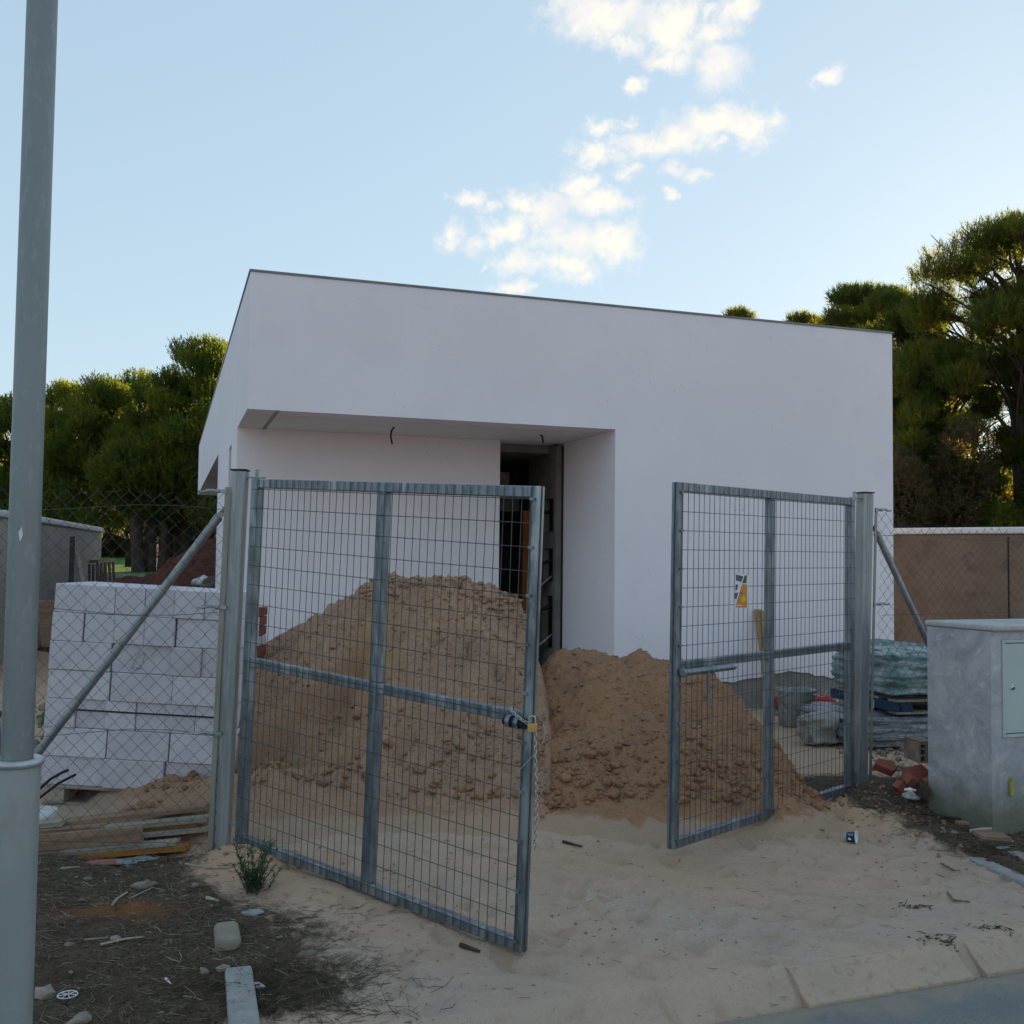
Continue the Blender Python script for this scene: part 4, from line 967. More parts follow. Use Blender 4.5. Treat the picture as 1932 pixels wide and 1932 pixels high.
plank((150, 1614), (355, 1597), .09, .030, M_wood_or, 'orange edged plank near the bottom of the pile', 5.85)
plank((150, 1621), (396, 1603), .11, .026, M_wood, 'dark reddish plank at the bottom right of the pile', 5.92)
plank((300, 1597), (400, 1580), .10, .032, M_wood, 'brown plank at the right end of the pile by the gate post', 6.02)
plank((30, 1622), (180, 1616), .11, .026, M_wood, 'brown plank at the bottom left of the pile', 5.92)
# two boards leaning on the house
for k, (a, b, wd) in enumerate((((1430, 1150), (1455, 1345), .085), ((1440, 1153), (1463, 1345), .075))):
    pa = on_t(*a, -.03 - .03 * k); pb2 = np.array([*P(*b, pa[1] - .35 - .03 * k)[:2], .02]); mb = MB(); mb.bar(pb2, pa, wd, .025, norm(np.array([.3, -1, .3]))); o = mb.build('leaning_board', M_wood_y, None, .002)
    tag(o, ['yellowish board leaning on the house wall, the left and taller one', 'yellowish board leaning on the house wall, the right and shorter one'][k], 'board', 'boards leaning on the house wall')

# ------------------------------------------------------------------ stuff by the left boundary wall and fence
m_ = MB(); c = P(92, 1220, 9.0); m_.box(c + (0, 0, .2), (.085, 0, 0), (0, .012, .004), (0, -.05, .2)); tag(m_.build('plywood_panel', M_wood, None, .002), 'upright orange plywood panel to the left of the white blocks', 'panel')
for k, (a, b) in enumerate((((137, 1013), (134, 1105)), ((140, 1016), (160, 1106)), ((138, 1013), (149, 1108)))):
    m_ = MB(); y0 = 15.6; m_.bar(P(*a, y0 + .1 * k), P(*b, y0 - .3 + .2 * k), [.07, .05, .03][k], .03, (.3, -1, 0)); tag(m_.build('leaning_plank', [M_black, M_wood_grey, M_coping][k], None), ['black plank leaning on the beige boundary wall', 'pale plank leaning on the beige boundary wall beside the black one', 'thin dark rod leaning on the beige boundary wall'][k], 'plank')
for k in range(2):
    pp = P(172 + k * 18, 1108, 14.5 - .3 * k); t = thing('leaning_pallet', pp, ['dark pallet leaning on the beige boundary wall', 'brown pallet leaning in front of the dark pallet'][k], 'pallet', 'pallets leaning by the beige wall')
    for s in range(5):
        m_ = MB(); x0 = -.12 + s * .055; a = pp + (x0 + .1, .0, -.1); m_.bar(a, a + (-.10 - .02 * k, .2, .42 + .03 * k), .035, .02, (.5, -1, .2)); m_.build('slat', M_bark if k else M_black, t)
    for s in (0.05, .36):
        m_ = MB(); a = pp + (-.04, .0, s); m_.bar(a + (0, .02, 0), a + (.24, .02, .02), .04, .05, (0, -1, 0)); m_.build('bearer', M_wood if k else M_bark, t)
def HS(x, y): return float(heap_h(PK3, np.array([x]), np.array([y]), 300)[0])
for k, (px0, py0, s) in enumerate(((384, 1104, .13), (398, 1106, .14), (391, 1110, .10))):
    c = on_ground(px0, py0 + 3, HS); mb = MB(); mb.lump(c + (0, 0, .06), s * c[1] / 16, 50 + k, 2, (1.2, .9, .7), .35); tag(mb.build('rubble_chunk', M_paper if k == 0 else M_stone, None), ['white rubble chunk on the left of the three on the red soil heap', 'grey rubble chunk at the right on the red soil heap', 'small rubble chunk lowest of the three on the red soil heap'][k], 'rubble', 'rubble chunks on the red soil heap')
m_ = MB(); a = P(60, 1502, 6.35); m_.tube([a, P(95, 1470, 6.4), P(118, 1457, 6.4), P(129, 1453, 6.4)], .009, 6); tag(m_.build('black_pipe', M_cable, None), 'upper of two short black pipes sticking up behind the lamp post', 'pipe', 'black pipes in front of the blocks')
m_ = MB(); m_.tube([P(66, 1512, 6.35), P(110, 1478, 6.38), P(143, 1461, 6.4)], .009, 6); tag(m_.build('black_pipe', M_cable, None), 'lower of two short black pipes sticking up behind the lamp post', 'pipe', 'black pipes in front of the blocks')
m_ = MB(); g0 = [P(84, 1362, 7.6), P(77, 1372, 7.6), P(80, 1346, 7.6), P(92, 1326, 7.6), P(92, 1344, 7.6)]; m_.prism(g0[1:] + g0[:1], (0, .01, 0)); tag(m_.build('green_strip', M_green, None), 'green plastic strip at the lower left corner of the white blocks', 'strip')
bp = PZ(80, 1562, .16); m_ = MB(); m_.lathe([(0, 0), (.045, 0), (.062, .11), (.058, .112), (.050, .02)], P(83, 1560, 6.25), (.15, 0, 1), n=18); tag(m_.build('white_bucket', M_paper, None), 'small white bucket behind the lamp post at the left end of the planks', 'bucket')
for k in range(7):
    m_ = MB(); x0 = -8 + k * 1.0; m_.tube([P(x0 - 30 + k * 2, 1262 + k * 13, 6.9), P(x0 - 10, 1300 + k * 16, 6.85), P(x0 + 4, 1345 + k * 14, 6.8), P(x0 + 6, 1500, 6.8)], .012, 6)
    tag(m_.build('conduit_loop', M_bluetube if k < 4 else M_purple, None), ['outermost blue conduit loop at the left picture edge', 'second blue conduit loop at the left picture edge', 'third blue conduit loop at the left picture edge', 'innermost blue conduit loop at the left picture edge', 'upper plum conduit loop at the left picture edge', 'middle plum conduit loop at the left picture edge', 'lower plum conduit loop at the left picture edge'][k], 'conduit', 'conduit loops at the left edge')
# rubble on the ground between the wall and the blocks
scatter(260, lambda r: (r.uniform(-5.5, -3.2), r.uniform(7.4, 11.5)), gh, (.02, .12), 'rubble', M_stone, 'grey rubble strewn along the foot of the beige wall', 31, 1)

# ------------------------------------------------------------------ pallets of wrapped sacks by the house corner
PB = P(1690, 1408, 9.0); PB[2] = 0; pu = norm(np.array([.97, .25, 0])); pv = np.array([-pu[1], pu[0], 0]); PF = (PB, pu, pv, Z1)
def soft_block(name, s0, s1, t0, t1, z0, z1, m_, label, cat, group, seed, amp=.03, n=26, layers=0):
    V, F = [], []; mb = MB()
    def sh(u, v, wv):
        # rounded box, bulging in layers
        s, t, z = s0 + (s1 - s0) * u, t0 + (t1 - t0) * v, z0 + (z1 - z0) * wv
        return PB + pu * s + pv * t + Z1 * z
    bm = bmesh.new(); bmesh.ops.create_cube(bm, size=1); bmesh.ops.subdivide_edges(bm, edges=bm.edges[:], cuts=n, use_grid_fill=True)
    P_ = np.array([v.co[:] for v in bm.verts]) + .5; bm.verts.index_update(); Fs = [tuple(v.index for v in f.verts) for f in bm.faces]; bm.free()
    q = (P_ - .5) * 2; ln = np.max(np.abs(q), 1, keepdims=True); sph = q / np.maximum(np.linalg.norm(q, axis=1, keepdims=True), 1e-6)
    edge = np.sort(np.abs(q), 1)[:, 1]; q = q * (1 - .10 * sstep(.75, 1, edge))[:, None]
    u = q / 2 + .5
    off = fbm(P_[:, 0] * 3 + P_[:, 1] * 2.1, P_[:, 2] * (layers or 3) + P_[:, 1], 1, 4, seed)
    lay = -np.abs(np.sin(P_[:, 2] * math.pi * layers)) ** .4 if layers else 0
    Vw = np.array([sh(a, b, c) for a, b, c in u]); side = (np.abs(q[:, 2]) < .97)
    Vw = Vw + (pu * q[:, :1] + pv * q[:, 1:2]) * (amp * (off - (lay + .5 if layers else 0) * .9) * side)[:, None]
    Vw[:, 2] += amp * 1.6 * off * (q[:, 2] > .9)
    mb.add(Vw, Fs, True); o = mb.build(name, m_, None); return tag(o, label, cat, group)
soft_block('wrapped_boards', -.42, 1.35, -.08, .95, 0.0, .29, M_film2, 'low pile of boards wrapped in grey film under the blue pallet', 'wrapped boards', None, 3, .035, 26, 4)
bpal = thing('blue_pallet', PB + Z1 * .3, 'blue and natural wood pallet carrying the teal wrapped sacks', 'pallet')
def pbx(mb, s0, s1, t0, t1, z0, z1): return mb.abox((s0, t0, z0), (s1, t1, z1), PF)
m_ = MB(); pbx(m_, -.02, .05, .0, 1.0, .315, .40); m_.build('side_board', M_blue, bpal, .003)
for s0_ in (.055, .56, 1.08):
    m_ = MB(); pbx(m_, s0_, s0_ + .11, -.01, .10, .315, .40); m_.build('foot_block', M_blue if s0_ < .1 else M_wood, bpal, .003)
m_ = MB(); pbx(m_, .0, 1.2, -.02, .10, .295, .313); m_.build('base_board', M_wood_grey, bpal)
for k in range(4):
    m_ = MB(); pbx(m_, -.01, 1.2, -.03 + k * .27, .10 + k * .27, .402, .42); m_.build('deck_board', M_wood_grey, bpal)
m_ = MB(); pbx(m_, .06, 1.2, .75, .9, .30, .40); m_.build('rear_block', M_wood, bpal)
text('J', 'letter', M_paper, bpal, PB + pv * .30 - pu * .021 + Z1 * .325, -pv, Z1, .085, .0005)
text('O', 'letter', M_paper, bpal, PB + pv * .46 - pu * .021 + Z1 * .325, -pv, Z1, .085, .0005)
soft_block('wrapped_sacks', -.02, .62, 0, 1.0, .425, .84, M_film, 'teal sacks under clear film on the blue pallet, the left part', 'sacks', 'film wrapped sacks on the blue pallet', 5, .04, 30, 5)
soft_block('wrapped_sacks', .58, 1.22, 0, 1.0, .425, .80, M_film, 'teal sacks under clear film on the blue pallet, the right part', 'sacks', 'film wrapped sacks on the blue pallet', 8, .045, 30, 5)
PBs = PB.copy()
sk = P(1552, 1388, 9.0); PB = np.array([sk[0] - .12, sk[1], 0.02]); soft_block('plastic_sack', 0, .30, 0, .22, 0, .24, M_sackw, 'pale plastic sack slumped against the wrapped boards', 'sack', None, 12, .05, 14, 0); PB = PBs
# mortar tub and the red cylinder behind it
tb = P(1502, 1368, 10.2); tb[2] = G(tb[0], tb[1])
tub = thing('mortar_tub', tb, 'grey cement stained rubber tub with wire handles by the house wall', 'tub')
m_ = MB(); m_.lathe([(0, 0), (.155, 0), (.165, .02), (.185, .33), (.200, .345), (.200, .36), (.182, .358), (.172, .33), (.155, .10), (0, .10)], tb, n=24); m_.build('body', M_tub, tub)
for sgn in (-1, 1):
    m_ = MB(); m_.tube([tb + (sgn * .12, -.14, .33), tb + (sgn * .22, -.17, .30), tb + (sgn * .26, -.17, .37)], .006, 6); m_.build('handle', M_chrome, tub)
gz = P(1516, 1324, 10.9); cyl = thing('gas_cylinder', gz - (0, 0, .08), 'red cylinder lying on the rubble behind the mortar tub', 'cylinder')
m_ = MB(); m_.lathe([(0, -.31), (.05, -.305), (.075, -.27), (.078, .25), (.06, .29), (.025, .31), (.025, .34), (0, .34)], gz, (1, .12, 0), n=20); m_.build('body', M_red, cyl)
m_ = MB(); m_.lathe([(.018, .33), (.022, .34), (.022, .38), (0, .385)], gz, (1, .12, 0), n=10); m_.build('valve', M_brass, cyl)
mb = MB()
for k in range(6): mb.lump((gz[0] - .3 + k * .12, gz[1], gz[2] - .14), .085, 80 + k, 1, (1, 1, .7), .3)
tag(mb.build('rubble', M_stone, None, kind='stuff'), 'small rubble under the red cylinder')
scatter(120, lambda r: (r.uniform(2.7, 4.2), r.uniform(7.9, 9.1)), gh, (.01, .05), 'rubble', M_stone, 'broken pale rubble in front of the wrapped boards', 37, 1)

# hollow brick and broken bricks at the kiosk
hb0 = P(1748, 1440, 7.05)
hb = thing('hollow_brick', hb0, 'pale hollow brick showing its six holes beside the kiosk', 'brick')
HW, HH, HD = .105, .135, .22; u_ = norm(np.array([1, .1, 0])); v_ = np.array([-u_[1], u_[0], 0]); HFR = (hb0 - u_ * .05, u_, v_, Z1)
m_ = MB(); wl_ = .011
xs_ = [0, HW / 2 - wl_ / 2, HW - wl_]; zs2 = [0, HH / 3, 2 * HH / 3, HH - wl_]
for x0 in xs_: m_.abox((x0, 0, 0), (x0 + wl_, HD, HH), HFR)
for z0 in zs2:
    for x0, x1 in ((wl_, xs_[1]), (xs_[1] + wl_, xs_[2])): m_.abox((x0 + .0005, .001, z0 + .0005), (x1 - .0005, HD - .001, z0 + wl_), HFR)
m_.build('body', mat('dusty_brick', (.36, .27, .23), (.26, .15, .12), 9, .95, bump=.3), hb)
m_ = MB(); m_.abox((.004, -.0005, HH + .001), (HW - .004, HD, HH + .012), HFR); m_.build('mortar_cap', M_stone, hb)
m_ = MB(); m_.abox((.003, .12, .003), (HW - .003, .125, HH - .003), HFR); m_.build('dark_hole_plate', M_black, hb)  # black plate set inside to make the six holes look dark
def shard(px, py, Y, dims, rot, m_, name, label, cat, group, lift=0):
    c = P(px, py, Y); mb = MB(); x, y, z = np.array(dims) * (.75 if 'brick' in name else 1); r_ = np.random.default_rng(px)
    poly = [(-x, -y * .8), (x * .7, -y), (x, y * .3), (x * .3, y), (-x * .8, y * .6)]
    mb.prism([(a, b, -z) for a, b in poly], (0, 0, 2 * z)); o = mb.build(name, m_, None, .003); o.location = tuple(c + (0, 0, lift)); o.rotation_euler = rot
    return tag(o, label, cat, group)
gb = 'broken red bricks beside the kiosk'
shard(1722, 1462, 6.95, (.12, .09, .05), (1.3, .1, .15), M_brick, 'brick_shard', 'large broken red brick slab leaning under the hollow brick', 'brick', gb)
shard(1712, 1478, 6.75, (.07, .06, .04), (.5, .5, .6), M_brick, 'brick_shard', 'angular red brick fragment in front of the large slab', 'brick', gb)
shard(1668, 1452, 7.1, (.10, .06, .04), (.6, .3, -.3), M_brick, 'brick_shard', 'red brick fragment right behind the fence bar of the right post', 'brick', gb)
shard(1690, 1490, 6.75, (.05, .05, .04), (.3, .8, .6), M_brick, 'brick_shard', 'small red brick fragment half buried left of the paper scrap', 'brick', gb)
shard(1741, 1478, 6.85, (.04, .10, .05), (.2, 1.3, .1), M_brick, 'brick_shard', 'dark brick fragment wedged against the kiosk wall', 'brick', gb)
shard(1735, 1500, 6.7, (.05, .08, .05), (.2, .3, .1), M_bark, 'brick_shard', 'blackened fragment lying low against the kiosk wall', 'brick', gb)
def crumple(px, py, Y, s, m_, name, label, cat, seed, sq=(1.3, .8, .5), lift=.5):
    c = on_ground(px, py) if Y is None else P(px, py, Y); V, F = ICO[3]; r_ = np.random.default_rng(seed); ph = r_.uniform(0, 30, 4)
    d = 1 + .45 * fbm(V[:, 0] * 1.6 + ph[0], V[:, 1] * 1.6 + V[:, 2] + ph[1], 1, 3, seed) + .3 * np.sign(fbm(V[:, 2] * 2 + ph[2], V[:, 0] * 2, 1, 1, seed + 1)) * .35
    mb = MB(); mb.add((V * d[:, None]) * np.array(sq) * s + c + (0, 0, s * sq[2] * lift), F, False); return tag(mb.build(name, m_, None), label, cat)
crumple(1724, 1510, None, .052, M_paper, 'paper_scrap', 'crumpled white paper scrap on the dirt beside the kiosk', 'paper', 4, (1.1, .7, .55))
crumple(1717, 1493, 6.62, .028, M_paper, 'paper_scrap', 'small white paper scrap just behind the crumpled one', 'paper', 5)
crumple(1700, 1497, None, .035, M_stone, 'stone', 'pale stone between the sand berm and the paper scrap', 'stone', 6)

# yogurt pot
yc = on_ground(1606, 1589); ax = norm(np.array([.86, -.5, .05]))
yp = thing('yogurt_pot', yc, 'empty blue and white yogurt pot lying on its side in the sand', 'yogurt pot')
c0 = yc - ax * .035 + (0, 0, .030)
m_ = MB(); m_.lathe([(.0, 0), (.024, 0), (.026, .004), (.029, .062)], c0, ax, n=26); m_.build('cup', M_navy, yp)
m_ = MB(); m_.lathe([(.029, .062), (.037, .062), (.037, .066), (.028, .066), (.0235, .008), (0, .008)], c0, ax, n=26); m_.build('rim', M_paper, yp)
m_ = MB(); m_.lathe([(.0245, .0005), (.0264, .0035), (.0268, .012)], c0, ax, n=26); m_.build('foot_band', mat('pale_blue_print', (.40, .46, .52), (.25, .33, .42), 50, .5, bump=0), yp)
sd_ = norm(np.cross(ax, (0, 0, 1))); sd_ = sd_ if sd_[1] < 0 else -sd_
m_ = MB(); bl = c0 + ax * .030 + sd_ * .0275 - Z1 * .006
m_.prism([bl + ax * a + Z1 * b for a, b in ((-.009, -.003), (-.004, .006), (.003, .007), (.010, .0), (.012, -.007), (.002, -.006))], sd_ * .0016); m_.build('emblem', M_paper, yp)
m_ = MB(); b2 = c0 + ax * .036 + sd_ * .0225 + Z1 * .0165
m_.prism([b2 + ax * a + (Z1 * .7 - sd_ * -.7) * b * 0 + (Z1 * .62 - sd_ * .78) * b for a, b in ((-.016, -.006), (.016, -.006), (.016, .006), (-.016, .006))], norm(sd_ * .62 + Z1 * .78) * .003); m_.build('print_panel', mat('mid_blue_print', (.07, .13, .22), (.22, .30, .38), 120, .5, bump=0), yp)

# ------------------------------------------------------------------ edging stones and sunken kerb
def kerb_stone(p, q, wd, h, m_, label, name='edging_stone', grp=None, bev=.012, zup=.02):
    a, b = np.array([*p[:2], 0.]), np.array([*q[:2], 0.]); u = norm(b - a); n = np.array([-u[1], u[0], 0]); za = zb = max(G(*(a + (b - a) * k_)[:2]) for k_ in np.linspace(0, .6, 7)) - .012 + zup
    a[2], b[2] = za - h / 2, zb - h / 2; mb = MB(); mb.box((a + b) / 2, (b - a) / 2, n * wd / 2, (0, 0, h / 2)); return tag(mb.build(name, m_, None, bev, seg=3), label, 'kerb stone', grp)
k0, k1 = PZ(457, 1838, -.05), PZ(462, 1932, -.06); uk = norm(k1 - k0)
kerb_stone(PZ(449, 1842, -.05), PZ(449, 1842, -.05) + norm(PZ(459, 1932, -.05) - PZ(449, 1842, -.05)) * 1.0, .105, .2, M_kerb, 'clean grey edging stone at the bottom between soil bed and driveway', 'edging_stone', 'edging stones of the soil beds', .012, .028)
kerb_stone(PZ(426, 1762, -.04), PZ(431, 1796, -.04), .105, .2, mat('old_kerb', (.30, .26, .20), (.22, .19, .15), 9, .95, bump=.4), 'worn end of an edging stone poking out of the dark soil', 'edging_stone', 'edging stones of the soil beds', .025, .045)
kerb_stone(PZ(1836, 1606, .0), PZ(1985, 1672, .0), .09, .2, M_kerb, 'edging stone half buried in front of the kiosk, nearer the gate', 'edging_stone', 'edging stones of the soil beds', .012, .004)
kerb_stone(PZ(1888, 1590, .0), PZ(2010, 1640, .0), .09, .2, M_kerb, 'edging stone half buried in front of the kiosk, nearer the frame edge', 'edging_stone', 'edging stones of the soil beds', .012, .010)
ks0 = None; KS = thing('sunken_kerb', (2.0, KA + KB * 2.0, -.2), 'sunken sand covered kerb between driveway and road', 'kerb'); ku = norm(np.array([1, KB, 0])); kn = np.array([-ku[1], ku[0], 0])
for k in range(4):
    x0 = 1.15 + k * .86; a = np.array([x0, KA + KB * x0, 0]); b = a + ku * .852; c = (a + b) / 2
    za = G(*(c - kn * 0 + kn * .06)[:2])
    mb = MB(); pf = [(-.17, -.30), (-.17, za - .10), (-.13, za - .085), (-.05, za - .020), (-.02, za - .009), (.05, za - .014), (.05, -.30)]
    mb.prism([a + kn * y + Z1 * z for y, z in pf], ku * .852); mb.build('kerb_stone', mat('sandy_kerb', (.47, .345, .255), (.41, .315, .245), 3, .97, bump=.8, bscale=30, bdist=.02, fine=(22, (.36, .27, .20))) if k == 0 else bpy.data.materials['sandy_kerb'], KS, .006)

# ------------------------------------------------------------------ litter, stones, twigs and weeds
def stone(px, py, s, label, seed, sq=(1.2, .9, .55), m_=None):
    c = on_ground(px, py); mb = MB(); mb.lump(c + (0, 0, s * .12), s, seed, 2, sq, .5); return tag(mb.build('stone', m_ or M_stone, None), label, 'stone', 'stones lying on the ground')
stone(487, 1866, .020, 'smooth pale pebble beside the clean edging stone', 1, (1.5, .8, .7), M_aac)
stone(577, 1805, .027, 'dark lumpy stone on the sand left of the leaf corner', 2, (1.4, .9, .7), mat('dark_stone', (.16, .13, .10), (.24, .2, .15), 18, .95, bump=.5))
stone(273, 1675, .042, 'largest pale stone in the middle of the soil bed', 3, (1.6, .9, .55))
stone(167, 1662, .020, 'small pale stone right of the lamp post near the top of the soil bed', 4)
stone(217, 1775, .022, 'round pale stone beside the long stick', 5)
stone(527, 1770, .015, 'small pale stone on the sand right of the weed', 6)
stone(128, 1785, .020, 'pale stone at the left end of the long stick', 7)
stone(368, 1673, .022, 'pale stone between the large stone and the weed', 8)
stone(84, 1880, .040, 'pale rough stone at the foot of the lamp post', 9, (1.3, .9, .6))
stone(150, 1932, .035, 'pale stone at the bottom edge of the picture', 10)
stone(474, 1655 + 70, .03, 'flat grey stone at the foot of the weed', 11, (1.6, 1, .35), M_kerb)
stone(1800, 1573, .022, 'pale rounded stone in front of the kiosk', 12)
stone(420, 1832, .028, 'crumbly pale stone left of the edging stone', 13)
stone(385, 1835, .022, 'broken pale stone further left of the edging stone', 14)
crumple(235, 1632, None, .055, M_scrap, 'metal_scrap', 'crushed grey metal scrap lying in front of the planks', 'scrap', 21, (1.5, .6, .35))
crumple(272, 1623, None, .05, M_scrap, 'metal_scrap', 'folded grey green plastic scrap next to the crushed one', 'scrap', 22, (1.8, .5, .25))
crumple(205, 1628, None, .06, M_pinkscrap, 'plastic_scrap', 'reddish flat plastic scrap in front of the planks', 'scrap', 23, (1.4, .8, .12))
crumple(370, 1610, None, .045, M_scrap, 'metal_scrap', 'pale grey scrap between the planks and the left gate post', 'scrap', 24, (1.2, .7, .5))
# pieces of board by the kiosk
shard(1868, 1582, 5.85, (.11, .08, .010), (.05, .1, .3), M_wood, 'board_scrap', 'brown board scrap on the dirt in front of the kiosk', 'board', 'board scraps in front of the kiosk', .01)
shard(1850, 1575, 5.95, (.08, .015, .008), (.05, -.05, .2), M_wood_grey, 'board_scrap', 'narrow pale board scrap in front of the kiosk', 'board', 'board scraps in front of the kiosk', .02)
shard(1815, 1558, 6.1, (.05, .03, .008), (.05, .1, .4), M_wood, 'board_scrap', 'small brown board scrap beneath the kiosk corner', 'board', 'board scraps in front of the kiosk', .01)
m_ = MB(); a, b = on_ground(1745, 1540), on_ground(1815, 1552); m_.tube([a + (0, 0, .012), b + (0, 0, .012)], .007, 6); tag(m_.build('thin_rod', M_bark, None), 'thin dark rod lying along the foot of the kiosk', 'rod')
# irrigation ring: small pale spoked ring in the soil
rc = on_ground(127, 1887); m_ = MB(); rr_ = .035
m_.tube([rc + (rr_ * math.cos(a), rr_ * math.sin(a), .02) for a in np.linspace(0, 2 * math.pi, 25)], .0022, 5, False)
for a in np.linspace(0, 2 * math.pi, 8)[:-1]: m_.tube([rc + (.004 * math.cos(a), .004 * math.sin(a), .022), rc + (rr_ * math.cos(a), rr_ * math.sin(a), .02)], .0018, 4, False)
tag(m_.build('spoked_ring', M_paper, None), 'small pale spoked plastic ring lying on the dark soil', 'plastic ring')
# countable sticks
def stick(pts, r, label, m_=None, lift=.008):
    pp = [on_ground(*q) + (0, 0, lift) for q in pts]; mb = MB(); mb.tube(pp, np.linspace(r, r * .6, len(pp)), 6); return tag(mb.build('stick', m_ or M_twigpale, None), label, 'stick', 'sticks lying on the soil bed')
stick(((190, 1786), (235, 1781), (272, 1777)), .006, 'long straight pale stick in the middle of the soil bed')
stick(((212, 1712), (222, 1700), (240, 1689)), .008, 'forked pale stick above the rust stain, its thick part')
stick(((350, 1634), (390, 1643), (430, 1642), (457, 1632)), .006, 'long curved stick below the grey scrap')
stick(((115, 1643), (150, 1639)), .008, 'pale splinter near the lamp post')
stick(((160, 1777), (205, 1780)), .004, 'thin pale stick beside the long straight one')
stick(((245, 1700), (290, 1678)), .004, 'thin stick slanting right of the forked stick')
stick(((390, 1700), (412, 1708)), .010, 'flat grey splinter right of the rust stain', M_wood_grey)
stick(((312, 1856), (322, 1862)), .005, 'tiny white splinter low in the soil bed', M_paper)
stick(((1780, 1637), (1800, 1648), (1812, 1650)), .006, 'dark twig in front of the kiosk', M_twig)
stick(((1788, 1690), (1800, 1702), (1830, 1708)), .007, 'dark clumpy twig on the sand on the right', M_twig)
stick(((868, 1788), (905, 1800)), .010, 'flat brown bark strip under the corner of the left gate leaf', M_bark)
stick(((1062, 1552 + 40), (1098, 1600)), .009, 'dark leaf like chip on the sand between the leaves', M_bark)
# leaf litter, needles and gravel too many to count
def litter(n, fn, lr, r, name, m_, label, seed, hf=None):
    q = np.random.default_rng(seed); xy = np.array([fn(q) for _ in range(n)]); z = gh(xy[:, 0], xy[:, 1])
    a = q.uniform(0, math.pi, n); L = lr[0] * (lr[1] / lr[0]) ** q.random(n) / 2; up = q.normal(0, .18, n)
    d = np.stack([np.cos(a), np.sin(a), up], 1); d /= np.linalg.norm(d, axis=1)[:, None]; s = np.stack([-np.sin(a), np.cos(a), 0 * a], 1); h = np.cross(d, s)
    c = np.stack([xy[:, 0], xy[:, 1], z + r * .9 + np.abs(up) * L], 1); rad = r * q.uniform(.5, 1.3, n)[:, None]
    bend = s * (q.normal(0, .22, n) * L)[:, None]
    V = []
    for k, f in ((-1, 0), (0, 1), (1, 0)):
        for j in range(3):
            an = j * 2.094; V.append(c + d * (L * k)[:, None] + bend * f + (s * math.cos(an) + h * math.sin(an)) * rad * (1 if k == 0 else .7))
    V = np.stack(V, 1).reshape(-1, 3); F = []
    for a_ in (0, 3):
        for j in range(3): F.append([a_ + j, a_ + (j + 1) % 3, a_ + 3 + (j + 1) % 3, a_ + 3 + j])
    F = (np.array(F)[None] + (np.arange(n) * 9)[:, None, None]).reshape(-1, 4)
    o = np_mesh(name, V, F, m_, smooth=False); o['kind'] = 'stuff'; return tag(o, label)
q = np.random.default_rng(40); cl = q.random(60000) < .72
cx = np.where(cl, q.uniform(-3.0, -.3, 60000), q.uniform(2.2, 3.8, 60000)); cy = np.where(cl, q.uniform(3.3, 5.75, 60000), q.uniform(4.6, 6.9, 60000))
ok = q.random(60000) < soil_mask(cx, cy) + .03; SOILPTS = np.stack([cx[ok], cy[ok]], 1)
def in_soil(q): return SOILPTS[q.integers(len(SOILPTS))]
litter(5200, in_soil, (.02, .12), .0016, 'dry_needles', M_twig, 'dry needles and twigs matted over the dark soil beds', 41)
litter(480, in_soil, (.015, .09), .0024, 'pale_splinters', M_twigpale, 'pale splinters and straw strewn over the dark soil beds', 42)
litter(420, lambda q: (q.uniform(-.8, 3.2), q.uniform(3.6, 6.2)), (.012, .06), .0015, 'dry_needles', M_twig, 'sparse dry needles on the sandy driveway', 43)
def clump(q):
    c = [(1.98, 5.05), (2.3, 4.55), (2.5, 4.5), (2.2, 4.75), (2.05, 4.1), (2.0, 3.95), (.9, 3.75), (1.9, 4.62), (2.55, 4.75)][q.integers(9)]
    return q.normal(c[0], .05), q.normal(c[1], .018)
litter(330, clump, (.01, .05), .0024, 'dry_needles', M_bark, 'little dark clumps of needles on the right of the driveway', 44)
def kerbside(q):
    x = q.uniform(-.3, 3.2); return x, KA + KB * x - .2 + q.normal(0, .03)
litter(260, kerbside, (.015, .10), .0018, 'dry_needles', M_twig, 'needles caught along the gutter of the road', 45)
def dgrass(q):
    return q.normal(-.88, .22), q.normal(3.98, .13)
litter(900, dgrass, (.04, .16), .0013, 'dead_grass', M_drygrass, 'flattened dead grass around the buried edging stone', 46)
scatter(380, in_soil, gh, (.003, .014), 'gravel', M_stone, 'fine pale gravel in the dark soil beds', 47, 1)
scatter(520, lambda r: (r.uniform(-.8, 3.0), r.uniform(3.6, 6.2)), gh, (.0022, .009), 'gravel', M_stone, 'fine gravel sprinkled on the sandy driveway', 48, 1)
